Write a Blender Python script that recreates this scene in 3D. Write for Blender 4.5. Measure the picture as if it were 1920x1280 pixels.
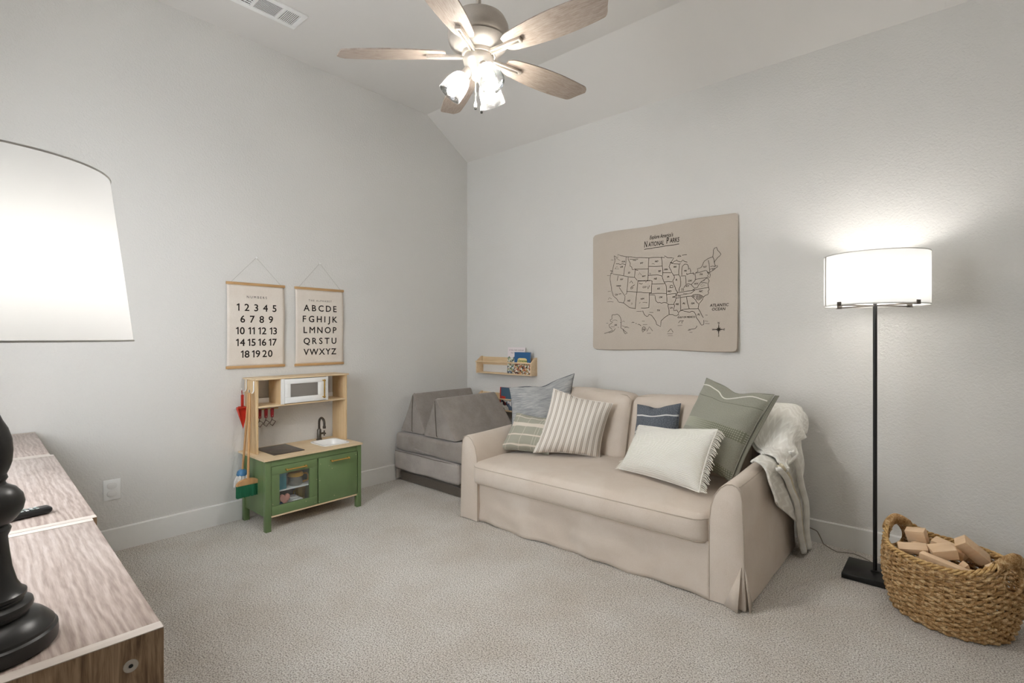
import bpy, bmesh, math, random
from mathutils import Vector, Matrix, noise
random.seed(7)
for o in list(bpy.data.objects): bpy.data.objects.remove(o)
SC = bpy.context.scene
COL = SC.collection
PI = math.pi

# ---------------------------------------------------------------- camera
cam_data = bpy.data.cameras.new('camera'); cam = bpy.data.objects.new('camera', cam_data); COL.objects.link(cam)
cam.location = (4.092, -3.946, 1.385)
cam.rotation_euler = (PI/2, 0, math.atan2(.6561, .7547))
cam_data.sensor_width = 36; cam_data.lens = 953/1920*36
cam_data.shift_y = -9.5/1920; cam_data.clip_start = .02
SC.camera = cam

# ---------------------------------------------------------------- world, view and lamp strengths
W = bpy.data.worlds.new('world'); SC.world = W; W.use_nodes = True
W.node_tree.nodes['Background'].inputs[0].default_value = (.9, .95, 1, 1)
W.node_tree.nodes['Background'].inputs[1].default_value = 1.0
SC.view_settings.view_transform = 'Standard'; SC.view_settings.look = 'None'
SC.view_settings.gamma = 1; SC.view_settings.use_curve_mapping = False
SC.view_settings.exposure = 3.12
SC.cycles.use_denoising = True; SC.cycles.use_light_tree = False
SC.cycles.max_bounces = 7; SC.cycles.diffuse_bounces = 5; SC.cycles.glossy_bounces = 2; SC.cycles.transparent_max_bounces = 8
SC.cycles.use_adaptive_sampling = True; SC.cycles.adaptive_threshold = .03
FAN_E, FLOOR_E, TABLE_E = 128.0, 14.0, 11.5      # bulb emission
FILL_W = 135         # added fill light at an invented window behind the camera

# ---------------------------------------------------------------- helpers
def C(h):
    h = h.lstrip('#'); r = [int(h[i:i+2], 16)/255 for i in (0, 2, 4)]
    return tuple((c/12.92 if c <= .04045 else ((c+.055)/1.055)**2.4) for c in r) + (1,)
def lerp(a, b, t): return a+(b-a)*t
def sstep(a, b, x):
    t = max(0, min(1, (x-a)/(b-a))); return t*t*(3-2*t)

class MB:
    def __init__(s): s.v = []; s.f = []; s.uv = []; s.hasuv = False
    def add(s, vs, fs, uvs=None):
        n = len(s.v); s.v += [Vector(p) for p in vs]; s.f += [[i+n for i in q] for q in fs]
        if uvs: s.hasuv = True; s.uv += uvs
        else: s.uv += [(0, 0)]*len(vs)
        return s
    def box(s, x0, x1, y0, y1, z0, z1, M=None):
        vs = [Vector((x, y, z)) for z in (z0, z1) for y in (y0, y1) for x in (x0, x1)]
        if M: vs = [M @ p for p in vs]
        return s.add(vs, [(0, 2, 3, 1), (4, 5, 7, 6), (0, 1, 5, 4), (2, 6, 7, 3), (0, 4, 6, 2), (1, 3, 7, 5)])
    def prism(s, poly, a, b, axis='y', M=None):
        n = len(poly)
        def P(p, t):
            q = {'x': (t, p[0], p[1]), 'y': (p[0], t, p[1]), 'z': (p[0], p[1], t)}[axis]
            q = Vector(q); return M @ q if M else q
        vs = [P(p, a) for p in poly]+[P(p, b) for p in poly]
        return s.add(vs, [list(range(n))[::-1], [i+n for i in range(n)]]+[(i, (i+1) % n, (i+1) % n+n, i+n) for i in range(n)])
    def lathe(s, prof, c=(0, 0, 0), n=32, M=None):
        vs = []; fs = []
        for r, z in prof:
            for k in range(n):
                a = 2*PI*k/n; p = Vector((r*math.cos(a), r*math.sin(a), z))
                vs.append((M @ p if M else p)+Vector(c))
        for i in range(len(prof)-1):
            for k in range(n):
                k2 = (k+1) % n; fs.append((i*n+k, i*n+k2, (i+1)*n+k2, (i+1)*n+k))
        return s.add(vs, fs)
    def tube(s, pts, r, n=8, closed=False, flat=1.0):
        pts = [Vector(p) for p in pts]; m = len(pts); vs = []; fs = []
        up = Vector((0, 0, 1)); prev = None
        for i, p in enumerate(pts):
            if closed: t = pts[(i+1) % m]-pts[i-1]
            else: t = pts[min(i+1, m-1)]-pts[max(i-1, 0)]
            if t.length < 1e-9: t = Vector((0, 0, 1))
            t.normalize()
            if prev is None:
                a = t.cross(up)
                if a.length < .05: a = t.cross(Vector((0, 1, 0)))
            else: a = prev-t*prev.dot(t)
            a.normalize(); prev = a; b = t.cross(a)
            rr = r[i] if isinstance(r, (list, tuple)) else r
            for k in range(n):
                q = 2*PI*k/n; vs.append(p+a*(rr*math.cos(q))+b*(rr*flat*math.sin(q)))
        for i in range(m if closed else m-1):
            j = (i+1) % m
            for k in range(n): fs.append((i*n+k, i*n+(k+1) % n, j*n+(k+1) % n, j*n+k))
        if not closed:
            fs.append(list(range(n))[::-1]); fs.append([(m-1)*n+k for k in range(n)])
        return s.add(vs, fs)
    def grid(s, fn, nu, nv, flip=False):
        vs = []; uv = []; fs = []
        for j in range(nv+1):
            for i in range(nu+1):
                u, v = i/nu, j/nv; vs.append(fn(u, v)); uv.append((u, v))
        for j in range(nv):
            for i in range(nu):
                a = j*(nu+1)+i; q = (a, a+1, a+nu+2, a+nu+1); fs.append(q[::-1] if flip else q)
        return s.add(vs, fs, uv)
    def rbox(s, lo, hi, r, seg=(10, 10, 10), fn=None, k=3):
        lo, hi = Vector(lo), Vector(hi); c = (lo+hi)/2; h = (hi-lo)/2
        r = min(r, *h)
        ax = []
        for d in range(3):
            inner = h[d]-r; n = seg[d]
            a = [-h[d]+r*(i/k) for i in range(k)]+[-inner+2*inner*i/n for i in range(n+1)]+[inner+r*((i+1)/k) for i in range(k)]
            if inner < 1e-6: a = [-h[d]+r*(i/k) for i in range(k)]+[0]+[r*((i+1)/k) for i in range(k)]
            ax.append(a)
        vs = []; fs = []; idx = {}
        def vid(p):
            key = tuple(round(q, 6) for q in p)
            if key in idx: return idx[key]
            p = Vector(p); inn = Vector([max(-(h[d]-r), min(h[d]-r, p[d])) for d in range(3)]); dd = p-inn
            if dd.length > 1e-9: p = inn+dd.normalized()*r
            nn = Vector([p[d]/h[d] for d in range(3)])
            q = p+c
            if fn: q = fn(q, nn)
            idx[key] = len(vs); vs.append(q); return idx[key]
        for d in range(3):
            e, g = (d+1) % 3, (d+2) % 3
            for sg in (-1, 1):
                A, B = ax[e], ax[g]
                for i in range(len(A)-1):
                    for j in range(len(B)-1):
                        q = []
                        for (a, b) in ((A[i], B[j]), (A[i+1], B[j]), (A[i+1], B[j+1]), (A[i], B[j+1])):
                            p = [0, 0, 0]; p[d] = sg*h[d]; p[e] = a; p[g] = b; q.append(vid(p))
                        fs.append(q if sg > 0 else q[::-1])
        return s.add(vs, fs)
    def build(s, name, m, parent=None, bevel=0, seg=2, angle=40, local=False, merge=False, smooth=True, solid=0):
        vs = s.v
        if parent is not None and not local:
            inv = ROOT[parent.name].inverted(); vs = [inv @ p for p in vs]
        me = bpy.data.meshes.new(name); me.from_pydata([tuple(p) for p in vs], [], s.f)
        if s.hasuv:
            ul = me.uv_layers.new(name='UVMap')
            for l in me.loops: ul.data[l.index].uv = s.uv[l.vertex_index]
        if bevel or merge:
            bm = bmesh.new(); bm.from_mesh(me)
            if merge: bmesh.ops.remove_doubles(bm, verts=bm.verts, dist=1e-5)
            if bevel:
                es = [e for e in bm.edges if len(e.link_faces) == 2 and e.calc_face_angle(0) > .6]
                bmesh.ops.bevel(bm, geom=es, offset=bevel, segments=seg, profile=.5, affect='EDGES', clamp_overlap=True)
            bm.to_mesh(me); bm.free()
        if smooth:
            me.polygons.foreach_set('use_smooth', [True]*len(me.polygons)); me.set_sharp_from_angle(angle=math.radians(angle))
        me.materials.append(m)
        o = bpy.data.objects.new(name, me); COL.objects.link(o)
        if parent is not None: o.parent = parent; ROOT[o.name] = ROOT[parent.name]
        else: ROOT[o.name] = Matrix.Identity(4)
        if solid:
            md = o.modifiers.new('thick', 'SOLIDIFY'); md.thickness = solid; md.offset = 0
        return o
ROOT = {}
def thing(name, label, cat, loc=(0, 0, 0), rotz=0, group=None):
    o = bpy.data.objects.new(name, None); COL.objects.link(o); o.location = loc; o.rotation_euler = (0, 0, rotz)
    o.empty_display_size = .05
    o['label'] = label; o['category'] = cat
    if group: o['group'] = group
    ROOT[o.name] = Matrix.Translation(loc) @ Matrix.Rotation(rotz, 4, 'Z')
    return o
def tag(o, label, cat, group=None, kind=None):
    o['label'] = label; o['category'] = cat
    if group: o['group'] = group
    if kind: o['kind'] = kind
    return o
def struct(o): o['kind'] = 'structure'; return o
def plabel(o, label): o['label'] = label; return o

# ---- materials
class NT:
    def __init__(s, name):
        s.m = bpy.data.materials.new(name); s.m.use_nodes = True; s.t = s.m.node_tree
        s.b = s.t.nodes['Principled BSDF']; s.out = s.t.nodes['Material Output']
    def n(s, typ, ins=None, **kw):
        d = s.t.nodes.new(typ)
        for a, b in kw.items(): setattr(d, a, b)
        for a, b in (ins or {}).items(): s.set(d.inputs[a], b)
        return d
    def set(s, sock, val):
        if isinstance(val, bpy.types.NodeSocket): s.t.links.new(val, sock)
        else: sock.default_value = val
    def co(s, kind='Object', sc=(1, 1, 1)):
        t = s.n('ShaderNodeTexCoord'); mp = s.n('ShaderNodeMapping', {0: t.outputs[kind], 3: sc}); return mp.outputs[0]
    def noise(s, co, scale, detail=3, rough=.55, dist=0):
        return s.n('ShaderNodeTexNoise', {'Vector': co, 'Scale': scale, 'Detail': detail, 'Roughness': rough, 'Distortion': dist}).outputs[0]
    def ramp(s, fac, stops, mode='LINEAR'):
        r = s.n('ShaderNodeValToRGB', {0: fac}); cr = r.color_ramp; cr.interpolation = mode
        while len(cr.elements) < len(stops): cr.elements.new(.5)
        for e, (p, c) in zip(cr.elements, stops):
            e.position = p; e.color = c if not isinstance(c, (int, float)) else (c, c, c, 1)
        return r.outputs[0]
    def mix(s, f, a, b, mode='MIX'):
        d = s.n('ShaderNodeMix', data_type='RGBA', blend_type=mode); s.set(d.inputs[0], f); s.set(d.inputs[6], a); s.set(d.inputs[7], b); return d.outputs[2]
    def math(s, op, a, b=0.0, c=0.0):
        d = s.n('ShaderNodeMath', operation=op); s.set(d.inputs[0], a); s.set(d.inputs[1], b); s.set(d.inputs[2], c); return d.outputs[0]
    def sep(s, v):
        d = s.n('ShaderNodeSeparateXYZ', {0: v}); return d.outputs
    def bump(s, h, strength=.3, dist=.002, prev=None):
        d = s.n('ShaderNodeBump', {'Height': h, 'Strength': strength, 'Distance': dist})
        if prev: s.set(d.inputs['Normal'], prev)
        s.set(s.b.inputs['Normal'], d.outputs[0]); return d.outputs[0]
    def fin(s, col=None, rough=.6, metal=0, spec=.35, sheen=0, coat=0):
        if col is not None: s.set(s.b.inputs['Base Color'], col)
        s.set(s.b.inputs['Roughness'], rough); s.set(s.b.inputs['Metallic'], metal); s.set(s.b.inputs['Specular IOR Level'], spec)
        if sheen: s.set(s.b.inputs['Sheen Weight'], sheen)
        if coat: s.set(s.b.inputs['Coat Weight'], coat)
        return s.m
def plain(name, col, rough=.5, metal=0, spec=.4, coat=0, var=.06, vs=30):
    t = NT(name); c = C(col); n = t.noise(t.co(), vs)
    lo = tuple(x*(1-var) for x in c[:3])+(1,); hi = tuple(min(1, x*(1+var)) for x in c[:3])+(1,)
    return t.fin(t.ramp(n, [(.3, lo), (.7, hi)]), rough, metal, spec, coat=coat)
def fabric(name, c1, c2, scale=260, rough=.95, bs=.35, bd=.0015, sheen=.15, blotch=.0):
    t = NT(name); co = t.co(); n = t.noise(co, scale, 2); col = t.ramp(n, [(.35, C(c1)), (.65, C(c2))])
    if blotch:
        b = t.noise(co, 4, 3); col = t.mix(t.ramp(b, [(.4, 0.0), (.65, blotch)]), col, (1, 1, 1, 1), 'SOFT_LIGHT')
    t.bump(n, bs, bd); return t.fin(col, rough, 0, .15, sheen)
def wood(name, c1, c2, axis='x', sc=9, rough=.5, fine=60, bs=.05, coords='Object'):
    t = NT(name); st = {'x': (.12, 1, 1), 'y': (1, .12, 1), 'z': (1, 1, .12)}[axis]
    co = t.co(coords, st); a = t.noise(co, sc, 4, .6, 1.2); b = t.noise(co, fine, 3, .6)
    f = t.math('ADD', t.math('MULTIPLY', a, .65), t.math('MULTIPLY', b, .35))
    t.bump(b, bs, .001)
    return t.fin(t.ramp(f, [(.36, C(c1)), (.62, C(c2))]), rough, 0, .35)

M = {}
t = NT('wall_paint'); co = t.co(); n = t.noise(co, 75, 2, .5, .6); t.bump(n, .6, .0045)
M['wall'] = t.fin(t.ramp(t.noise(co, .8, 2), [(.3, C('d9d7d3')), (.7, C('dddbd7'))]), .75, 0, .25)
t = NT('ceiling_paint'); co = t.co(); n = t.noise(co, 90, 2); t.bump(n, .18, .002)
M['ceil'] = t.fin(C('dcd9d5'), .85, 0, .15)
M['trim'] = plain('trim_paint', 'e6e5e2', .4, var=.01)
t = NT('carpet'); co = t.co(); a = t.noise(co, 150, 3, .75); b = t.noise(co, 60, 3, .6); c = t.noise(co, 2.2, 4, .6)
col = t.ramp(a, [(.39, C('857d74')), (.48, C('d9d2c8')), (.60, C('f6f3ee'))])
col = t.mix(t.ramp(c, [(.38, 0.0), (.68, .6)]), col, t.mix(1.0, col, C('e6dfd6'), 'MULTIPLY'))
bn = t.bump(b, .7, .012); t.bump(a, .9, .008, bn)
M['carpet'] = t.fin(col, 1.0, 0, .05, .2)
M['white_paint'] = plain('white_paint', 'eeeeec', .4, var=.01)
M['nickel'] = plain('brushed_nickel', 'bdb6ae', .36, .6, .5, var=.05, vs=200)
M['nickel_dark'] = plain('satin_nickel', 'c2b9af', .45, .35, .5, var=.04, vs=200)
M['black_metal'] = plain('black_metal', '1d1c1b', .38, .2, .45, var=.1)
M['black_wood'] = plain('black_painted_wood', '1b1a18', .33, 0, .5, var=.15, vs=12)
M['black_plastic'] = plain('black_plastic', '161616', .35, 0, .5)
M['dark'] = plain('dark_void', '1a1a1a', .9)
M['brass'] = plain('brass', 'd3ac62', .25, .9, .5)
M['gunmetal'] = plain('gunmetal', '5a544e', .35, .8, .5)
M['ink'] = plain('ink', '2c2522', .8, 0, .1, var=.12, vs=200)
M['mapink'] = plain('map_ink', '37302a', .8, 0, .1, var=.12, vs=200)
M['cord'] = plain('cord_plastic', '8b8478', .5)
M['string'] = plain('white_string', 'aba7a0', .7)
M['birch'] = wood('birch_veneer', 'd8be97', 'e6d1b0', 'y', 6, .5)
M['birchz'] = wood('birch_veneer_upright', 'cdae82', 'dec39a', 'z', 6, .5)
M['pine'] = wood('pine', 'd7bb93', 'e8d0ad', 'x', 8, .55)
M['beech'] = wood('beech_block', 'dbb892', 'ecd0ac', 'x', 7, .5)
M['rail'] = wood('oak_rail', 'b58d5e', 'd0aa7a', 'y', 10, .5)
M['green'] = plain('green_lacquer', '6a8054', .34, 0, .5, var=.06, vs=5)
# ================================================================ the room
RX, RY = 4.95, -4.30
CZ, PZ, CR = 3.668, 3.319, -.572      # flat ceiling, low wall plate, crease
b = MB(); b.box(-.12, RX+.12, RY-.12, .12, -.1, 0); struct(b.build('floor', M['carpet'], smooth=False))
b = MB(); b.prism([(RY-.12, 0), (0, 0), (0, PZ), (CR, CZ), (RY-.12, CZ)], -.12, 0, 'x'); struct(b.build('wall_left', M['wall'], smooth=False))
b = MB(); b.box(-.12, RX+.12, 0, .12, 0, PZ+.08); struct(b.build('wall_right', M['wall'], smooth=False))
b = MB(); b.box(-.12, RX+.12, RY-.12, CR, CZ, CZ+.1)
b.prism([(0, PZ), (CR, CZ), (CR, CZ+.1), (.12, PZ+.1), (.12, PZ)], -.12, RX+.12, 'x'); struct(b.build('ceiling', M['ceil'], smooth=False))
# wall behind the camera with a window opening added for fill light, and the short wall at the camera's right
WX0, WX1, WZ0, WZ1 = .9, 2.5, .95, 2.45
b = MB(); b.box(0, WX0, RY-.12, RY, 0, CZ); b.box(WX1, RX+.12, RY-.12, RY, 0, CZ); b.box(WX0, WX1, RY-.12, RY, 0, WZ0); b.box(WX0, WX1, RY-.12, RY, WZ1, CZ)
struct(b.build('wall_back', M['wall'], smooth=False))
b = MB(); b.prism([(RY, 0), (0, 0), (0, PZ), (CR, CZ), (RY, CZ)], RX, RX+.12, 'x'); struct(b.build('wall_near', M['wall'], smooth=False))
b = MB()
for x0, x1, z0, z1 in ((WX0, WX0+.05, WZ0, WZ1), (WX1-.05, WX1, WZ0, WZ1), (WX0, WX1, WZ0, WZ0+.05), (WX0, WX1, WZ1-.05, WZ1), (1.68, 1.72, WZ0, WZ1)):
    b.box(x0, x1, RY-.09, RY-.04, z0, z1)
wn = struct(b.build('added_window_1', M['trim'], bevel=.003))  # frame of an unseen window, added to go with the fill light
def base(name, lo, hi, axis):
    b = MB(); h = .15; th = .016
    if axis == 'y': b.prism([(0, 0), (th, 0), (th, h-.006), (th-.006, h), (0, h)], lo, hi, 'y')
    else: b.prism([(0, 0), (-th, 0), (-th, h-.006), (-th+.006, h), (0, h)], lo, hi, 'x')
    return struct(b.build(name, M['trim'], smooth=False))
base('baseboard_left', RY, 0, 'y'); base('baseboard_right', 0, RX, 'x')

# ================================================================ ceiling fan
FX, FY, FB = 2.385, -2.225, 2.725
fan = thing('ceiling_fan', 'brushed nickel ceiling fan with five grey wood blades and three glass lights', 'ceiling fan', (FX, FY, CZ))
def fl(prof, name, m, n=48, parent=None, ang=40):
    b = MB(); b.lathe(prof, (FX, FY, 0), n); return b.build(name, m, parent or fan, angle=ang)
fl([(.0, CZ), (.065, CZ), (.068, CZ-.02), (.06, CZ-.06), (.02, CZ-.075), (.0, CZ-.075)], 'ceiling_canopy', M['nickel_dark'])
fl([(.0125, 2.88), (.0125, CZ-.06)], 'downrod', M['nickel_dark'], 20)
fl([(.0, 2.915), (.03, 2.913), (.09, 2.905), (.128, 2.885), (.142, 2.855), (.146, 2.82), (.144, 2.79), (.138, 2.782), (.0, 2.782)], 'motor_housing', M['nickel_dark'])
fl([(.136, 2.784), (.14, 2.778), (.134, 2.765), (.112, 2.742), (.085, 2.73), (.0, 2.73)], 'motor_skirt', M['nickel'])
fl([(.0, 2.735), (.078, 2.733), (.08, 2.722), (.078, 2.712), (.0, 2.71)], 'flywheel', M['nickel_dark'])
fl([(.0, 2.712), (.07, 2.71), (.074, 2.70), (.07, 2.68), (.05, 2.655), (.034, 2.63), (.03, 2.61), (.018, 2.60), (.0, 2.598)], 'light_fitter', M['nickel'])
t = NT('weathered_grey_wood'); co = t.co('UV', (2.5, 22, 1)); a = t.noise(co, 3, 5, .65, 1.5); bb = t.noise(t.co('UV', (3, 90, 1)), 3, 3)
f = t.math('ADD', t.math('MULTIPLY', a, .6), t.math('MULTIPLY', bb, .4))
M['blade'] = t.fin(t.ramp(f, [(.35, C('86776c')), (.5, C('9f9186')), (.68, C('b3a79d'))]), .5, 0, .3)
def blade_mesh(ang):
    R0, R1, th = .155, .667, .0055
    Mx = Matrix.Translation((FX, FY, FB)) @ Matrix.Rotation(ang, 4, 'Z') @ Matrix.Rotation(math.radians(-12), 4, 'X')
    def hw(u):
        w = .047+.028*math.sin(u**.9*.84*PI)
        if u > .93: w *= math.sqrt(max(0, 1-((u-.93)/.075)**2.2))
        if u < .05: w *= .75+.25*u/.05
        return w
    def P(u, v, s):
        w = hw(u); x = lerp(R0, R1, u); y = (v*2-1)*w
        x -= .030*(v-.5)*sstep(.8, 1, u)
        return Mx @ Vector((x, y, s*th/2))
    b = MB(); us = [i/26 for i in range(24)]+[.93, .95, .97, .985, .995, .998]
    nv = 6; top = []
    vs = []; fs = []; uv = []
    for s in (-1, 1):
        for u in us:
            for j in range(nv+1): vs.append(P(u, j/nv, s)); uv.append((u+ang*.37, j/nv*.27))
    n = len(us)*(nv+1)
    for i in range(len(us)-1):
        for j in range(nv):
            a = i*(nv+1)+j; q = (a, a+1, a+nv+2, a+nv+1); fs.append(q); fs.append(tuple(n+k for k in q[::-1]))
    for i in range(len(us)-1):
        for j in (0, nv):
            a = i*(nv+1)+j; c = a+nv+1; q = (a, c, c+n, a+n); fs.append(q if j else q[::-1])
    for i in (0, len(us)-1):
        for j in range(nv):
            a = i*(nv+1)+j; q = (a, a+1, a+1+n, a+n); fs.append(q if not i else q[::-1])
    b.add(vs, fs, uv)
    bl = b.build('blade', M['blade'], fan, angle=50)
    # the blade iron: a flat arm under the blade that ends in a small slotted foot
    b = MB(); Mi = Matrix.Translation((FX, FY, FB)) @ Matrix.Rotation(ang, 4, 'Z') @ Matrix.Rotation(math.radians(-12), 4, 'X')
    b.box(.06, .245, -.014, -.005, -.019, -.004, Mi); b.box(.06, .245, .005, .014, -.019, -.004, Mi)
    b.box(.235, .247, -.014, .014, -.019, -.003, Mi); b.box(.06, .245, -.006, .006, -.008, -.003, Mi)
    b.build('blade_arm', M['nickel'], bl, bevel=.0015)
for k in range(5): blade_mesh(math.radians(5.8+72*k))
# seeded glass bells
t = NT('seeded_glass'); co = t.co('Object'); vo = t.n('ShaderNodeTexVoronoi', {'Vector': co, 'Scale': 120.0}).outputs[0]
tr = t.n('ShaderNodeBsdfTransparent', {0: (.42, .42, .41, 1)}); tl = t.n('ShaderNodeBsdfTranslucent', {0: (.16, .16, .16, 1)}); gl = t.n('ShaderNodeBsdfGlossy', {0: (1, 1, 1, 1), 1: .08})
lw = t.n('ShaderNodeLayerWeight', {0: .35}).outputs[1]
m1 = t.n('ShaderNodeMixShader', {0: t.ramp(lw, [(.2, .05), (.95, .55)]), 1: tr.outputs[0], 2: tl.outputs[0]})
sd = t.ramp(vo, [(.1, .3), (.3, .06)])
m2 = t.n('ShaderNodeMixShader', {0: sd, 1: m1.outputs[0], 2: gl.outputs[0]})
t.t.links.new(m2.outputs[0], t.out.inputs[0]); M['seeded'] = t.m
def bulbmat(name, e_):
    t = NT(name); e = t.n('ShaderNodeEmission', {0: (1, .965, .925, 1), 1: e_}); t.t.links.new(e.outputs[0], t.out.inputs[0]); return t.m
M['bulb_fan'] = bulbmat('lit_fan_bulb', FAN_E); M['bulb_floor'] = bulbmat('lit_floor_bulb', FLOOR_E); M['bulb_table'] = bulbmat('lit_table_bulb', TABLE_E)
for k in range(3):
    a = math.radians(-139+120*k); d = Vector((math.cos(a), math.sin(a), 0))
    ax = (d*math.sin(math.radians(38))+Vector((0, 0, -1))*math.cos(math.radians(38))).normalized()
    o0 = Vector((FX, FY, 2.655))+d*.045
    Rm = Vector((0, 0, 1)).rotation_difference(ax).to_matrix().to_4x4()
    sk = MB(); sk.lathe([(.0, 0), (.021, .0), (.023, .02), (.021, .045), (.0, .047)], o0, 24, Rm); so = sk.build('lamp_socket', M['nickel'], fan)
    g = MB(); g.lathe([(.022, .035), (.036, .046), (.046, .064), (.053, .09), (.056, .12), (.058, .152)], o0, 40, Rm); gs = g.build('glass_shade', M['seeded'], fan, angle=80, solid=.002)
    bb = MB(); bb.lathe([(.0, .045), (.011, .047), (.013, .06), (.022, .08), (.026, .098), (.022, .116), (.01, .125), (0, .127)], o0, 24, Rm); bb.build('bulb', M['bulb_fan'], so)
for dx, dy, zb in ((-.012, -.008, 2.47), (.012, .008, 2.45)):
    b = MB(); b.tube([(FX+dx, FY+dy, 2.62), (FX+dx, FY+dy, zb+.03)], .0022, 8); pc = b.build('pull_chain', M['nickel'], fan)
    b = MB(); b.lathe([(0, zb+.034), (.004, zb+.032), (.007, zb+.018), (.0065, zb+.006), (0, zb+.004)], (FX+dx, FY+dy, 0), 14); b.build('pull_knob', M['white_paint'], pc)
    b = MB(); b.lathe([(0, zb+.005), (.006, zb+.003), (.006, zb-.004), (0, zb-.007)], (FX+dx, FY+dy, 0), 14); b.build('knob_tip', M['black_wood'], pc)

# ================================================================ ceiling vent
VX0, VX1, VY1, VY0 = .40, .62, -2.165, -2.86
vent = thing('ceiling_vent', 'white three-section air vent in the ceiling above the left wall', 'vent', (.51, -2.5, CZ))
zt, zb = CZ, CZ-.012
b = MB(); b.box(VX0, VX1, VY0, VY1, zb, zt-.001); 
secs = [(-2.305, -2.2), (-2.475, -2.325), (-2.68, -2.495), (-2.83, -2.70)]
b = MB()
for x0, x1 in ((VX0, VX0+.035), (VX1-.035, VX1)): b.box(x0, x1, VY0, VY1, zb, zt)
for y0, y1 in ((-2.2, VY1), (-2.325, -2.305), (-2.495, -2.475), (-2.70, -2.68), (VY0, -2.83)): b.box(VX0+.035, VX1-.035, y0, y1, zb, zt)
b.build('vent_frame', M['white_paint'], vent, bevel=.002)
b = MB(); b.box(VX0+.03, VX1-.03, VY0+.03, VY1-.03, zt-.002, zt-.0005); b.build('duct_backing', M['dark'], vent)
def slat(x0, x1, y0, y1, tilt, axis):
    b = MB(); cx, cy = (x0+x1)/2, (y0+y1)/2
    Mx = Matrix.Translation((cx, cy, zb+.005)) @ Matrix.Rotation(tilt, 4, axis)
    b.box(x0-cx, x1-cx, y0-cy, y1-cy, -.0008, .0008, Mx); b.build('slat', M['white_paint'], vent, smooth=False)
for i in range(9): slat(VX0+.035, VX1-.035, -2.305+.0116*i, -2.305+.0116*i+.0085, .25, 'X')
for i in range(11): slat(VX0+.036+.0135*i, VX0+.036+.0135*i+.0128, -2.475, -2.325, .3, 'Y')
for i in range(6): slat(VX0+.037+.025*i, VX0+.037+.025*i+.009, -2.68, -2.495, -.9, 'Y')
for i in range(8): slat(VX0+.035, VX1-.035, -2.672+.023*i, -2.672+.023*i+.006, 1.0, 'X')
for i in range(9): slat(VX0+.035, VX1-.035, -2.83+.0145*i, -2.83+.0145*i+.009, .25, 'X')

# ================================================================ wall outlet
ol = thing('wall_outlet', 'white outlet plate with two oval plug covers low on the left wall', 'outlet', (0, -3.1665, .332))
b = MB(); b.box(0, .006, -3.212, -3.121, .333, .465); b.build('cover_plate', M['white_paint'], ol, bevel=.003)
for zc in (.425, .374):
    b = MB(); P = [(-3.1665+.026*math.copysign(abs(math.cos(a))**.8, math.cos(a)), zc+.0205*math.copysign(abs(math.sin(a))**.9, math.sin(a))) for a in [2*PI*i/28 for i in range(28)]]
    b.prism(P, .004, .0105, 'x'); b.build('plug_cover', M['trim'], ol, bevel=.002)
b = MB(); Mx = Matrix.Rotation(PI/2, 4, 'Y'); b.lathe([(0, .0), (.003, 0), (.003, .0072), (0, .0078)], (0, -3.1665, .4), 12, Mx); b.build('screw', M['white_paint'], ol)
# ================================================================ lettering
def text_poly(s, size, shear=0, spacing=1.0, bold=0, align='CENTER'):
    cu = bpy.data.curves.new('txt', 'FONT'); cu.body = s; cu.size = size; cu.align_x = align; cu.align_y = 'CENTER'
    cu.shear = shear; cu.space_character = spacing; cu.resolution_u = 3
    if bold: cu.bevel_depth = bold; cu.bevel_resolution = 0
    ob = bpy.data.objects.new('txt', cu); me = ob.to_mesh()
    vs = [tuple(v.co) for v in me.vertices]; fs = [tuple(p.vertices) for p in me.polygons]
    ob.to_mesh_clear(); bpy.data.objects.remove(ob); bpy.data.curves.remove(cu)
    return vs, fs

def one(size):
    vs, fs = text_poly('4', size, 0, 1, .0012); z0 = min(p[1] for p in vs); h = max(p[1] for p in vs)-z0
    P = [(.22, 0), (.38, 0), (.38, 1), (.25, 1), (0, .82), (.07, .69), (.22, .79)]
    return [(x*h, z0+z*h, 0) for x, z in P], [tuple(range(7))]
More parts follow.
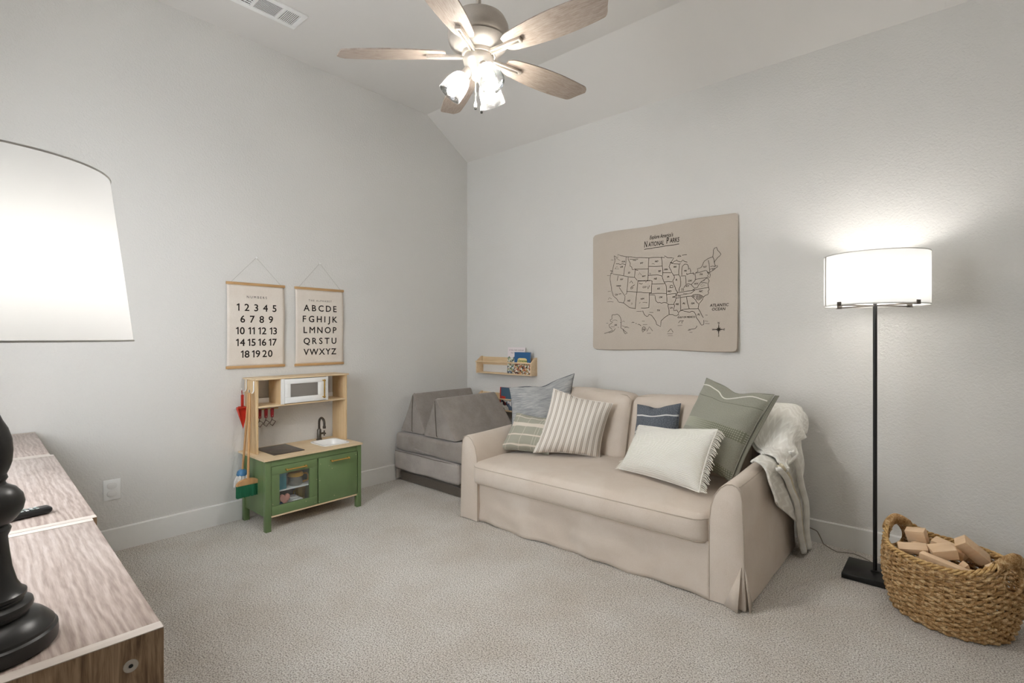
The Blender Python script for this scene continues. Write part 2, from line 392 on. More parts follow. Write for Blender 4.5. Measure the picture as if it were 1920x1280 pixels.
# ================================================================ the two wall charts
t = NT('chart_canvas'); co = t.co(); a = t.noise(co, 350, 2); b2 = t.noise(co, 6, 3)
col = t.mix(t.ramp(b2, [(.4, 0.0), (.7, .5)]), t.ramp(a, [(.35, C('ded4c9')), (.65, C('eae2d8'))]), C('d8ccbf'))
t.bump(a, .2, .0006); M['canvas'] = t.fin(col, .9, 0, .1)
def chart(y0, y1, z0, z1, hook, label, title, rows, tsz):
    yc = (y0+y1)/2
    r = thing('wall_chart', label, 'poster', (0, yc, z0), group='canvas charts on the left wall')
    def off(y, z):
        v = (z-z0)/(z1-z0); u = (y-y0)/(y1-y0)
        return .009+.012*math.sin(v*PI)*(1-.6*u)+.0025*math.sin(v*9+u*2)
    def cl(u, v): y = lerp(y0+.004, y1-.004, u); z = lerp(z0+.006, z1-.006, v); return Vector((off(y, z), y, z))
    b = MB(); b.grid(cl, 20, 30, True); cv = b.build('canvas', M['canvas'], r, solid=.0012)
    for z in (z0, z1):
        b = MB(); b.box(.003, .0165, y0, y1, z-.010, z+.010); b.build('wood_rail', M['rail'], r, bevel=.002)
    b = MB(); b.tube([(.012, y0+.035, z1+.009), (.008, hook[0]-.003, hook[1]), (.008, hook[0]+.003, hook[1]), (.012, y1-.035, z1+.009)], .0011, 6); b.build('hanging_cord', M['string'], r)
    b = MB(); Mx = Matrix.Rotation(PI/2, 4, 'Y'); b.lathe([(0, 0), (.0025, 0), (.0025, .01), (.007, .011), (.007, .014), (0, .0145)], (0, hook[0], hook[1]+.003), 14, Mx); b.build('wall_pin', M['white_paint'], r)
    b = MB()
    def put(s, size, y, z, sp=1.0, bold=0):
        vs, fs = text_poly(s, size, 0, sp, bold); b.add([(off(y+p[0], z+p[1])+.0012, y+p[0], z+p[1]) for p in vs], fs)
    put(title, tsz, yc, z1-.1, 1.5)
    o = b.build('title_line', M['ink'], r, smooth=False); o['kind'] = 'stuff'
    for s, z, size, sp in rows:
        toks = s.split(); ch = [(q, i == len(tk)-1) for tk in toks for i, q in enumerate(tk)]; G = [one(size) if q == '1' else text_poly(q, size, 0, 1, .0012) for q, e in ch]
        ws = [(min(p[0] for p in vs), max(p[0] for p in vs)) for vs, fs in G]; ig = .008; tot = sum(c-a for a, c in ws)+ig*(len(ch)-len(toks)); gap = (sp-tot)/(len(toks)-1); y = yc-sp/2
        for (vs, fs), (a, c), (q, e) in zip(G, ws, ch):
            b = MB(); b.add([(off(y+p[0]-a, z+p[1])+.0012+p[2]*.3, y+p[0]-a, z+p[1]) for p in vs], fs); b.build('numeral' if q.isdigit() else 'letter', M['ink'], r, smooth=False); y += c-a+(gap if e else ig)
chart(-2.49, -2.05, 1.152, 1.786, (-2.272, 1.992), 'canvas numbers chart with wooden rails on the left wall', 'NUMBERS',
      [('1 2 3 4 5', 1.603, .076, .30), ('6 7 8 9', 1.514, .076, .245), ('10 11 12 13', 1.425, .076, .31), ('14 15 16 17', 1.336, .076, .31), ('18 19 20', 1.247, .076, .24)], .026)
chart(-1.969, -1.526, 1.150, 1.786, (-1.749, 2.004), 'canvas alphabet chart with wooden rails beside the numbers chart', 'THE ALPHABET',
      [('A B C D E', 1.62, .074, .30), ('F G H I J K', 1.528, .074, .315), ('L M N O P', 1.436, .074, .30), ('Q R S T U', 1.344, .074, .30), ('V W X Y Z', 1.252, .074, .30)], .022)

# ================================================================ toy kitchen
K = thing('toy_kitchen', 'green and birch toy kitchen with oven, sink and microwave against the left wall', 'toy kitchen', (.23, -2.0, 0))
KF = .44; KL, KR = -2.385, -1.621
def kb(name, boxes, m, bev=.0015, parent=None):
    b = MB()
    for q in boxes: b.box(*q)
    return b.build(name, m, parent or K, bevel=bev)
for x0, x1 in ((.40, KF), (.03, .07)):
    for y0, y1 in ((KL, KL+.04), (KR-.04, KR)): kb('leg', [(x0, x1, y0, y1, 0, .505)], M['green'], .003)
kb('side_panel', [(.06, .41, KL+.008, KL+.022, .10, .505)], M['green'])
kb('side_panel', [(.06, .41, KR-.022, KR-.008, .10, .505)], M['green'])
M['kgrey'] = plain('grey_backboard', '6d6d70', .8)
kb('back_panel', [(.06, .066, KL+.03, KR-.03, .10, .505)], M['kgrey'])
kb('bottom_panel', [(.066, KF-.001, KL+.04, KR-.04, .098, .109)], M['birch'])
kb('divider', [(.066, .42, -2.003, -1.991, .109, .505)], M['green'])
kb('apron_rail', [(.42, KF-.002, KL+.04, KR-.04, .459, .505)], M['green'])
kb('oven_shelf', [(.07, .41, KL+.03, -2.004, .262, .27)], M['white_paint'])
od = MB()
for q in ((.424, KF, -2.343, -1.999, .397, .457), (.424, KF, -2.343, -1.999, .111, .175), (.424, KF, -2.343, -2.287, .1756, .3964), (.424, KF, -2.063, -1.999, .1756, .3964)): od.box(*q)
od = od.build('oven_door', M['green'], K, bevel=.0012)
t = NT('clear_pane'); tr = t.n('ShaderNodeBsdfTransparent', {0: (.93, .95, .95, 1)}); gl = t.n('ShaderNodeBsdfGlossy', {0: (1, 1, 1, 1), 1: .05})
mx = t.n('ShaderNodeMixShader', {0: .06, 1: tr.outputs[0], 2: gl.outputs[0]}); t.t.links.new(mx.outputs[0], t.out.inputs[0]); M['pane'] = t.m
kb('window_pane', [(.431, .433, -2.288, -2.062, .1745, .3975)], M['pane'], 0, od)
rd = kb('cabinet_door', [(.424, KF, -1.991, -1.651, .111, .456)], M['green'])
def handle(p0, p1, out, parent):
    p0, p1, out = Vector(p0), Vector(p1), Vector(out)
    d = (p1-p0).normalized(); b = MB()
    b.tube([p0-d*.006+out*.026, p1+d*.006+out*.026], .0058, 12)
    for p in (p0, p1):
        b.tube([p, p+out*.03], .0055, 12)
        q = out.normalized(); R = Vector((0, 0, 1)).rotation_difference(q).to_matrix().to_4x4()
        b.lathe([(0, -.01), (.006, -.008), (.010, 0), (.006, .008), (0, .01)], p+out*.026, 14, R)
    b.build('brass_handle', M['brass'], parent)
handle((KF, -2.244, .424), (KF, -2.101, .424), (1, 0, 0), od); handle((KF, -1.891, .422), (KF, -1.748, .422), (1, 0, 0), rd)
# worn paint chips on the doors
b = MB(); rr = random.Random(3)
for y, z in ((-1.975, .41), (-1.905, .385), (-1.88, .36), (-1.98, .285), (-1.67, .43), (-1.665, .26), (-1.86, .145), (-1.985, .128), (-2.09, .155), (-2.02, .128), (-2.335, .19), (-2.005, .30)):
    n = 7; r0 = rr.uniform(.0022, .0038); P = [(y+r0*rr.uniform(.6, 1)*math.cos(2*PI*i/n), z+r0*rr.uniform(.6, 1.1)*math.sin(2*PI*i/n)) for i in range(n)]
    b.prism(P, KF, KF+.0004, 'x')
b.build('paint_chips', plain('bare_wood_chip', 'd9cfae', .7), K, smooth=False)
# worktop with a real sink opening, hob and tap
WT = .519; SX0, SX1, SY0, SY1 = .125, .365, -1.895, -1.68
def rrect(x0, x1, y0, y1, r, n=6):
    P = []
    for cx, cy, a0 in ((x1-r, y1-r, 0), (x0+r, y1-r, 90), (x0+r, y0+r, 180), (x1-r, y0+r, 270)):
        for i in range(n+1):
            a = math.radians(a0+90*i/n); P.append((cx+r*math.cos(a), cy+r*math.sin(a)))
    return P
kb('worktop', [(.005, .455, -2.403, SY0, .505, WT), (.005, .455, SY1, -1.618, .505, WT), (.005, SX0, SY0, SY1, .505, WT), (SX1, .455, SY0, SY1, .505, WT)], M['birch'], 0)
b = MB(); rings = [(.012, WT+.001, .05), (.010, WT+.006, .05), (-.004, WT+.006, .045), (-.008, WT, .045), (-.016, WT-.035, .04), (-.03, WT-.045, .035)]
allv = []; fs = []
for o_, z, r in rings: allv += [(p[0], p[1], z) for p in rrect(SX0-o_, SX1+o_, SY0-o_, SY1+o_, r)]
n = 28
for i in range(len(rings)-1):
    for k in range(n): fs.append((i*n+k, i*n+(k+1) % n, (i+1)*n+(k+1) % n, (i+1)*n+k))
fs.append([(len(rings)-1)*n+k for k in range(n)]); b.add(allv, fs)
b.build('sink_basin', plain('sink_plastic', 'ecebe8', .25, var=.01), K)
b = MB(); b.prism(rrect(.04, .365, -2.295, -2.06, .006, 2), WT, WT+.005, 'z'); hb = b.build('hob', plain('hob_plate', '4a4038', .3, 0, .5), K, bevel=.001)
for xc, yc, r in ((.13, -2.16, .055), (.25, -2.19, .075)):
    b = MB(); b.tube([(xc+r*math.cos(a), yc+r*math.sin(a), WT+.005) for a in [2*PI*i/40 for i in range(40)]], .0012, 5, True); b.build('hob_ring', plain('ring_print', '8d8377', .5), hb)
tp = MB(); tx, ty = .075, -1.79
tp.lathe([(0, WT), (.024, WT), (.024, WT+.006), (.017, WT+.009), (.017, WT+.085), (.012, WT+.092), (.0, WT+.092)], (tx, ty, 0), 20)
arc = [(tx, ty, WT+.08), (tx, ty, WT+.145)]+[(tx+.042-.042*math.cos(a), ty, WT+.145+.042*math.sin(a)) for a in [PI*i/10 for i in range(1, 11)]]+[(tx+.084, ty, WT+.118)]
tp.tube(arc, .0095, 12); tp.tube([(tx+.084, ty, WT+.125), (tx+.084, ty, WT+.105)], .0125, 12)
tap = tp.build('tap', M['gunmetal'], K)
b = MB(); b.tube([(tx, ty+.01, WT+.05), (tx, ty+.05, WT+.05)], .008, 10); b.tube([(tx, ty+.045, WT+.028), (tx, ty+.045, WT+.072)], .006, 10); b.tube([(tx-.022, ty+.045, WT+.05), (tx+.022, ty+.045, WT+.05)], .006, 10)
b.build('cross_valve', M['gunmetal'], tap)
# upper rack and microwave
UF = .24
kb('upright', [(.03, UF, -2.366, -2.351, WT, 1.062)], M['birchz']); kb('upright', [(.03, UF, -1.645, -1.630, WT, 1.062)], M['birchz'])
kb('top_board', [(.02, .25, -2.378, -1.618, 1.062, 1.074)], M['birch']); kb('rack_shelf', [(.03, UF, -2.351, -1.645, .857, .869)], M['birch'])
kb('shelf_lip', [(.03, .037, -2.351, -1.645, .869, .905)], M['white_paint'])
kb('microwave_side', [(.03, UF-.005, -2.187, -2.177, .869, 1.062)], M['birchz']); kb('microwave_side', [(.03, UF-.005, -1.818, -1.808, .869, 1.062)], M['birchz'])
kb('microwave_back', [(.037, .043, -2.177, -1.818, .869, 1.062)], M['kgrey'])
for q in ((.236, .25, -2.187, -2.163, .87, 1.061), (.236, .25, -1.822, -1.806, .87, 1.061)): kb('microwave_stile', [q], M['white_paint'], .001)
md = MB()
for q in ((.236, .252, -2.161, -1.824, 1.02, 1.058), (.236, .252, -2.161, -1.824, .873, .918), (.236, .252, -2.161, -2.117, .9185, 1.0195), (.236, .252, -1.893, -1.824, .9185, 1.0195)): md.box(*q)
md = md.build('microwave_door', M['white_paint'], K, bevel=.001)
t = NT('smoked_pane'); gl = t.n('ShaderNodeBsdfGlossy', {0: (.9, .9, .9, 1), 1: .12}); tr = t.n('ShaderNodeBsdfTransparent', {0: (.7, .68, .66, 1)}); df = t.n('ShaderNodeBsdfDiffuse', {0: C('9d958d')})
m0 = t.n('ShaderNodeMixShader', {0: .55, 1: tr.outputs[0], 2: df.outputs[0]})
mx = t.n('ShaderNodeMixShader', {0: .1, 1: m0.outputs[0], 2: gl.outputs[0]}); t.t.links.new(mx.outputs[0], t.out.inputs[0])
kb('window_pane', [(.243, .245, -2.118, -1.892, .9175, 1.0205)], t.m, 0, md)
handle((.252, -1.853, .90), (.252, -1.853, 1.032), (1, 0, 0), md)
# white hooks on the left upright, a rod under the rack
def hook(x, z):
    b = MB(); y = -2.366
    b.tube([(x, y-.004, z+.07), (x, y-.005, z), (x, y-.012, z-.016), (x, y-.028, z-.018), (x, y-.036, z-.006), (x, y-.04, z+.008)], [.007, .0065, .0055, .005, .005, .0045], 8, flat=.6)
    b.build('hook', M['white_paint'], K)
hook(.07, .99); hook(.205, .985)
b = MB(); b.tube([(.18, -2.351, .838), (.18, -2.18, .838)], .004, 8); b.build('utensil_rod', M['brass'], K)

# ================================================================ tools hanging on the kitchen
M['broomwood'] = wood('broom_handle', 'b9895a', 'd2a877', 'z', 8)
br = thing('toy_broom', 'wooden toy broom with green bristles hanging on the toy kitchen', 'broom', (.27, -2.44, .24))
b = MB(); b.tube([(.225, -2.406, .975), (.275, -2.438, .35)], .0085, 10); b.build('broom_handle', M['broomwood'], br)
b = MB(); P = [(-2.438+.082*math.cos(a), .325+.045*math.sin(a)) for a in [PI*i/20 for i in range(21)]]; b.prism(P, .262, .29, 'x'); b.build('broom_head', M['broomwood'], br, bevel=.003)
b = MB(); rr = random.Random(5)
for i in range(34):
    for j in range(3):
        y = -2.515+.155*i/33; x = .267+.009*j; dy = rr.uniform(-.003, .003)
        b.tube([(x, y, .327), (x+rr.uniform(-.002, .002), y+dy+(y+2.438)*.03, .238+rr.uniform(0, .006))], .0026, 5)
o = b.build('bristles', plain('green_bristle', '1f6b4a', .6), br); o['kind'] = 'stuff'
b = MB(); b.tube([(.225, -2.406, .97), (.218, -2.407, .995), (.206, -2.40, .972), (.225, -2.406, .965)], .0018, 6); b.build('hanging_loop', M['black_plastic'], br)
mp = thing('toy_mop', 'toy mop with blue head and white strings behind the green broom', 'mop', (.16, -2.40, .30))
b = MB(); b.tube([(.195, -2.402, .97), (.165, -2.434, .39)], .0075, 10); b.build('mop_handle', M['broomwood'], mp)
b = MB(); b.lathe([(0, .045), (.018, .042), (.032, .03), (.038, .012), (.037, 0), (0, -.002)], (.165, -2.436, .372), 24); b.build('mop_head', plain('blue_plastic', '4a7da8', .35), mp)
b = MB(); rr = random.Random(9)
for i in range(40):
    a = 2*PI*i/40; r = rr.uniform(.02, .036)
    b.tube([(.165+r*math.cos(a), -2.436+r*math.sin(a), .376), (.165+(r+.016)*math.cos(a), -2.436+(r+.018)*math.sin(a), .335), (.165+(r+.017)*math.cos(a), -2.436+(r+.02)*math.sin(a), .29+rr.uniform(0, .015))], .005, 5)
o = b.build('mop_strings', fabric('mop_yarn', 'd8d4cf', 'efece8', 300), mp); o['kind'] = 'stuff'
dp = thing('toy_dustpan', 'red plastic toy dustpan hanging on the rear hook of the toy kitchen', 'dustpan', (.08, -2.40, .70))
M['red'] = plain('red_plastic', 'c8321f', .3, 0, .5)
b = MB(); b.box(.071, .085, -2.411, -2.392, .862, .95); b.build('dustpan_handle', plain('red_handle', 'ac2a20', .35), dp, bevel=.004)
b = MB(); b.prism([(-2.44, .845), (-2.425, .862), (-2.38, .862), (-2.372, .845), (-2.385, .72), (-2.392, .695), (-2.398, .72)], .066, .07, 'x')
b.box(.07, .098, -2.440, -2.374, .851, .858)
b.add([(.07, -2.44, .848), (.098, -2.44, .85), (.072, -2.397, .71), (.07, -2.397, .71)], [(0, 1, 2, 3)]); b.add([(.07, -2.374, .848), (.098, -2.374, .85), (.072, -2.388, .71), (.07, -2.388, .71)], [(0, 1, 2, 3)])
b.build('dustpan_tray', M['red'], dp, solid=.002)
b = MB(); b.tube([(.078, -2.402, .945), (.074, -2.402, .985), (.066, -2.402, .972), (.076, -2.402, .945)], .0018, 6); b.build('hanging_loop', plain('red_cord', '9c2c24', .6), dp)
M['redw'] = plain('dark_red_lacquer', '8c1f24', .35)
for i, (y, lab) in enumerate(((-2.318, 'leftmost'), (-2.272, 'middle'), (-2.226, 'rightmost'))):
    u = thing('toy_utensil', '%s of the three red-handled toy utensils under the kitchen rack' % lab, 'utensil', (.18, y, .70), group='red-handled utensils on the toy kitchen')
    b = MB(); b.prism([(y-.013, .835), (y-.010, .772), (y+.010, .772), (y+.013, .835), (y+.010, .842), (y-.010, .842)], .174, .186, 'x'); b.build('utensil_handle', M['redw'], u, bevel=.003)
    b = MB(); b.tube([(.188, y, .84), (.187, y, .83)], .002, 6)
    b.tube([(.18, y, .772), (.18, y-.002, .755), (.18, y+.026, .737), (.18, y+.003, .706), (.18, y-.018, .725), (.18, y-.002, .755)], .0026, 6); b.build('wire_end', plain('black_wire', '3a2220', .4, .4), u)
    b = MB(); Mx = Matrix.Rotation(PI/2, 4, 'Y'); b.lathe([(0, 0), (.0035, 0), (.003, .0015), (0, .002)], (.186, y, .783), 10, Mx); b.build('rivet', M['nickel'], u)

# ================================================================ toys in the oven
b = MB(); b.box(.30, .40, -2.30, -2.218, .2705, .392); tag(b.build('toy_box', plain('teal_card', '1f8090', .5), bevel=.003), 'teal toy box on the upper oven shelf', 'box')
jr = thing('toy_pitcher', 'clear toy pitcher with yellow lid and handle on the oven shelf', 'pitcher', (.345, -2.125, .27))
t = NT('clear_plastic'); tr = t.n('ShaderNodeBsdfTransparent', {0: (.72, .70, .68, 1)}); gl = t.n('ShaderNodeBsdfGlossy', {0: (1, 1, 1, 1), 1: .1}); df = t.n('ShaderNodeBsdfDiffuse', {0: C('a59c94')})
m0 = t.n('ShaderNodeMixShader', {0: .35, 1: tr.outputs[0], 2: df.outputs[0]}); mx = t.n('ShaderNodeMixShader', {0: .12, 1: m0.outputs[0], 2: gl.outputs[0]}); t.t.links.new(mx.outputs[0], t.out.inputs[0]); M['clear'] = t.m
b = MB(); b.lathe([(0, .2715), (.046, .2715), (.05, .276), (.053, .338), (.053, .342)], (.345, -2.125, 0), 28); b.build('jar', M['clear'], jr)
M['yellow'] = plain('yellow_plastic', 'd9a441', .35)
b = MB(); b.lathe([(.055, .338), (.056, .35), (.048, .366), (0, .372)], (.345, -2.125, 0), 28); b.build('jar_lid', M['yellow'], jr)
b = MB(); b.tube([(.35, -2.073, .345), (.355, -2.042, .342), (.357, -2.03, .32), (.355, -2.034, .29), (.35, -2.07, .282)], .007, 8); b.build('pitcher_handle', M['yellow'], jr)
b = MB(); b.box(.22, .31, -2.2, -2.14, .2705, .345); tag(b.build('toy_canister', plain('charcoal_tin', '4d4745', .4, .3), bevel=.006), 'dark toy canister behind the clear toy pitcher', 'canister')
hs = []
for i in range(40):
    a = 2*PI*i/40; hs.append((-2.232+.0031*16*math.sin(a)**3*.75, .2+.0031*(13*math.cos(a)-5*math.cos(2*a)-2*math.cos(3*a)-math.cos(4*a))*.9))
b = MB(); b.prism(hs, .392, .406, 'x'); tag(b.build('toy_heart', plain('pink_wood', 'd9958a', .5), bevel=.002), 'pink heart-shaped toy at the left of the oven floor', 'toy')
b = MB(); b.box(.34, .39, -2.272, -2.22, .1095, .165); tag(b.build('toy_block', plain('blue_block', '2f6fae', .4), bevel=.003), 'blue toy block under the pink heart in the oven', 'block')
wr = thing('toy_camera', 'white boxy toy with a round button on the oven floor', 'toy', (.36, -2.14, .1095))
b = MB(); b.box(.32, .395, -2.2, -2.09, .1095, .172); b.box(.33, .385, -2.185, -2.12, .172, .192); b.build('toy_body', plain('white_plastic', 'dcdad8', .35), wr, bevel=.004)
b = MB(); b.lathe([(0, .192), (.02, .192), (.02, .198), (.016, .2), (0, .2)], (.357, -2.152, 0), 20); b.build('round_button', plain('grey_button', '9b9a9c', .4), wr)
yc = thing('toy_cup', 'mustard yellow toy cup at the right of the oven floor', 'cup', (.27, -2.058, .1095))
b = MB(); b.lathe([(0, .111), (.028, .111), (.032, .116), (.036, .17), (.04, .225), (.037, .225), (.033, .17), (.028, .12), (0, .119)], (.27, -2.052, 0), 8); b.build('cup_body', plain('mustard_plastic', 'b79a2e', .4), yc)
b = MB(); b.tube([(.28, -2.085, .21), (.285, -2.108, .205), (.285, -2.11, .17), (.28, -2.082, .155)], .006, 8); b.build('cup_handle', plain('mustard_handle', 'b79a2e', .4), yc)
MAP_LINES = """213,814 219,768 208,740 197,691 186,669 175,644 173,611 181,571 188,538 190,512 205,462 238,437 256,407 303,400 364,354 420,346|216,811 249,791 247,821 278,810 328,796 427,776 536,764 651,757|327,796 324,761 321,729|230,743 256,739 271,733 292,737 307,732 322,728|322,728 310,695 303,634|201,654 256,643 303,634 349,621 406,612|250,639 243,593|263,536 289,496 317,456 315,424 303,400|349,617 342,560 334,497 332,477 321,472|346,794 346,769 365,735 362,713 378,702 388,678 409,680 416,682|415,682 406,612 430,586|416,682 475,676 532,672|538,764 535,722 532,672 530,619 529,579|413,676 440,666|433,582 482,578 529,576 542,572|437,579 433,535 430,485|335,496 430,485 495,477 559,470|437,578 505,573 509,561 515,572 542,575 564,569|564,569 562,521 559,471|428,485 421,415 413,346|468,347 536,349|541,469 539,410 536,349|538,693 595,687 654,686|649,757 654,729 655,686 658,649 657,606|530,619 569,618 608,616 634,611 654,603|654,605 660,581 670,556 680,539|564,543 628,541 683,538|683,538 690,518 692,488 691,458|542,468 615,463 691,459|542,456 592,452 594,426 599,404 615,388 634,388 647,382 667,386 683,387 702,375|691,459 692,415 692,384|482,325 498,293 522,273 530,282 539,292 559,288 579,263 592,244 599,231 605,206 640,192 641,221 645,236 673,263 708,287|704,378 703,354 710,323 711,287|651,757 673,750 676,766 689,756 702,748 733,744 755,740 733,709 721,704|657,628 699,626 733,624|724,701 718,686 713,675 721,659 729,646 737,627 755,598|670,553 705,553 743,551|755,598 760,586 755,573 744,560 749,533 765,502 768,483 780,468 782,456|755,601 796,602|799,685 800,664 796,637 796,602|727,706 743,702 755,713 774,717 777,726 782,713 811,703 829,715 842,704 863,695|724,704 755,694 796,686 811,689|796,602 808,582 810,546 808,514 798,493 796,467|820,596 817,620 820,650 825,667 842,682 863,680 873,666 877,648 869,637 884,646 893,626 892,611|811,591 851,591 854,555 854,526|863,601 890,604 917,605|857,522 875,525 893,517 908,527 926,547 930,573 926,603|857,525 845,508 836,497|780,462 836,464 926,474 978,479 1030,485|771,417 817,420 866,424 899,428|784,461 777,441 771,417|926,471 908,457 890,447|893,520 908,501 926,486 914,477 899,467|926,486 946,493 952,504 967,524 975,535 1007,550|928,602 967,608 1001,618 1013,617 1024,606 1033,594|931,554 978,558 1024,563|1024,603 1035,588 1023,575 1041,559 1048,581 1039,598 1033,600|931,602 949,618 946,636 970,643 984,653 991,675 999,692 1030,706 1064,717|1030,695 1039,662 1041,628 1044,602|1064,717 1073,693 1075,670 1082,655 1084,641|1064,718 1069,751 1070,765 1075,782 1087,782 1092,788 1101,762 1114,746 1126,731 1117,717 1103,707 1092,692 1081,684 1075,670|1081,650 1089,643 1101,648 1101,637 1087,627 1070,613 1041,598|1044,645 1067,645 1084,640|1044,625 1064,626 1084,627|1067,625 1064,611|996,539 1007,553 1024,560|972,532 996,525 1019,520|1024,563 1030,548 1037,536 1027,514 1031,493 1036,479 1039,467 1027,456 1031,444 1027,433 1007,426 994,413|899,425 911,434 926,439 949,436 967,434 993,417 987,398 970,378 955,364 943,374 926,398 899,425|857,422 866,377 878,326|955,364 949,330|814,317 833,325 878,326 937,324 952,329|808,418 809,367 808,314|771,417 765,396 752,376 757,352 750,334 750,319 783,318|692,451 733,452 771,453|705,369 730,367 755,367|771,453 768,435|711,287 743,286 759,278 774,274 786,285 800,278|783,318 786,306 794,301 786,288|793,307 811,314 823,318 836,310 866,306 881,298 890,304 902,308 917,301 931,280 934,257 949,239 961,224 970,207 978,198 993,201 996,218 996,238|952,329 967,303 981,273 993,256|194,298 227,300 241,303 260,294 274,273 281,253 281,228 279,182 300,172 321,153 344,138 325,132 310,150 300,169|194,298 190,282 194,265 176,256 181,239 201,236 186,226 164,213 171,190 190,177 201,163 145,144 115,136|227,180 216,163 194,150 160,143|478,177 488,193 502,185 515,170 498,160 485,147 478,161 478,177|519,153 542,189 572,156|381,225 392,232 406,227|416,222 427,219|437,213 454,209 468,199|234,551 278,550 278,545 236,548|175,687 197,682 196,662 178,664|256,478 281,479|702,147 730,171 749,144|790,219 805,233 833,236 817,224 820,212|872,164 902,167 926,172 943,187 937,193|860,611 863,596 859,602|911,610 917,597 914,592|786,749 814,746 805,756 793,757 786,749|823,754 860,757|360,770 440,761|392,756 420,753|360,565 378,583 392,563|371,526 406,550|447,559 468,549 482,557|519,530 529,504 542,534|718,504 724,519 733,525 743,518 749,503 718,504|937,432 936,400|946,432 945,394|955,431 955,390|964,430 964,393|972,427 972,398|981,421 979,404|219,699 241,720 260,693 219,699|216,772 234,793 271,766|444,629 454,647 471,627|542,640 546,621 556,636|562,707 575,715 589,704|817,492 817,468|826,492 826,471|833,491 833,471|967,506 984,517 1007,506 972,497|197,249 227,255 245,244|182,196 219,196|252,196 260,182|271,228 285,231|292,234 307,246 314,233|314,182 335,194 357,181|522,398 515,392|482,394 502,396 519,389|451,389 461,395|378,379 381,398 388,385|805,439 890,449|829,447 866,450|145,415 208,412|152,435 167,450 190,439|141,647 171,644|149,507 182,505|179,781 205,778|427,323 475,322|542,310 579,309|705,117 746,117|866,253 866,253|522,137 556,137|1001,228 1030,227|1004,209 1039,209|1007,274 1024,275|786,198 820,197|866,158 893,158|881,143 905,143|475,237 502,239|485,208 522,208|292,201 342,185|134,227 156,226|699,132 743,132"""
MAP_TEXT = "WA:300,754|OR:284,710|ID:355,654|MT:471,725|ND:605,727|SD:631,645|MN:686,653|WI:762,667|WY:490,613|NE:594,585|IA:705,593|NV:284,602|CO:495,522|KS:621,501|UT:381,519|CA:234,473|AZ:353,415|NM:478,425|OK:641,430|TX:620,323|MO:715,474|AR:752,427|LA:730,341|MS:780,367|AL:836,372|GA:907,369|FL:955,280|TN:794,433|KY:865,507|IL:775,564|OH:885,547|MI:848,628|PA:975,590|WV:934,520|NC:972,459|SC:918,423|NY:1004,645|AK:230,209|HI:492,169|ATLANTIC:1114,346|OCEAN:1109,316|GULF OF MEXICO:854,262|N:1110,212|S:1112,114|E:1153,162|W:1069,161"
# ================================================================ map tapestry on the right wall
t = NT('tapestry_cloth'); co = t.co(); a = t.noise(co, 420, 2); c = t.noise(co, 1.8, 4, .6)
col = t.mix(t.ramp(c, [(.35, 0.0), (.7, .45)]), t.ramp(a, [(.35, C('bdb2a6')), (.65, C('c8beb2'))]), C('b4a899'))
t.bump(a, .25, .0006); M['tapestry'] = t.fin(col, .95, 0, .08)
MX0, MZ0, MWd, MHt = 1.64, 1.275, 1.25, 1.03
tpst = thing('map_tapestry', 'beige cloth map of national parks pinned on the wall above the sofa', 'tapestry', (MX0+MWd/2, 0, MZ0))
def mo(x, z):
    u, v = x/MWd, z/MHt
    return .006+.006*(1+math.sin(u*7+v*3))*.5+.014*math.exp(-((v-0)/.12)**2)*(.4+.6*u)+.026*math.exp(-((1-u)/.14)**2)*(1-.75*v)+.004*math.sin(u*13-v*6)*math.exp(-((1-v)/.2)**2)
def mp_(u, v):
    x = u*MWd; z = v*MHt; z += -.012*v*(1-u)**8*1.2 + .004*math.sin(u*11)*v - .005*math.sin(u*9)*(1-v); 
    cr = .008*(max(0, abs(u-.5)*2-.95)/.05)**2*(max(0, abs(v-.5)*2-.95)/.05)**2
    x += cr*(1 if u < .5 else -1); z += cr*(1 if v < .5 else -1)
    return Vector((MX0+x, -mo(u*MWd, v*MHt), MZ0+z))
b = MB(); b.grid(mp_, 60, 50); b.build('cloth', M['tapestry'], tpst)
b = MB(); b.grid(lambda u, v: mp_(1, v)+Vector((-.004*u, (mo(MWd, v*MHt)-.001)*u, -.012*u*(1-v))), 4, 40); b.build('turned_edge', M['tapestry'], tpst)
b = MB(); b.grid(lambda u, v: mp_(u, 0)+Vector((0, (mo(u*MWd, 0)-.001)*v, -.006*v)), 40, 3); b.build('bottom_hem', M['tapestry'], tpst)
b = MB(); Mt = MB()
def ribbon(pts, w):
    P = []
    for i in range(len(pts)-1):
        (x0, z0), (x1, z1) = pts[i], pts[i+1]; L = math.hypot(x1-x0, z1-z0); n = max(1, int(L/.03))
        for k in range(n): P.append((lerp(x0, x1, k/n), lerp(z0, z1, k/n)))
    P.append(pts[-1]); vs = []; n = len(P)
    for i, (x, z) in enumerate(P):
        x += .0015*math.sin(i*2.3+z*90); z += .0015*math.sin(i*1.7+x*70)
        a = P[max(0, i-1)]; c = P[min(n-1, i+1)]; dx, dz = c[0]-a[0], c[1]-a[1]; l = math.hypot(dx, dz) or 1
        nx, nz = -dz/l*w, dx/l*w
        for s in (-1, 1): vs.append((MX0+x+s*nx, -mo(x, z)-.0012, MZ0+z+s*nz))
    b.add(vs, [(2*i, 2*i+1, 2*i+3, 2*i+2) for i in range(n-1)])
ls = MAP_LINES.split('|')
for i, l in enumerate(ls):
    pts = [tuple(int(q)/1000 for q in p.split(',')) for p in l.split()]
    if len(pts) > 1: ribbon(pts, .0019 if i < 112 else .0012)
ribbon([(.495, .838), (.65, .843), (.798, .847)], .0024)
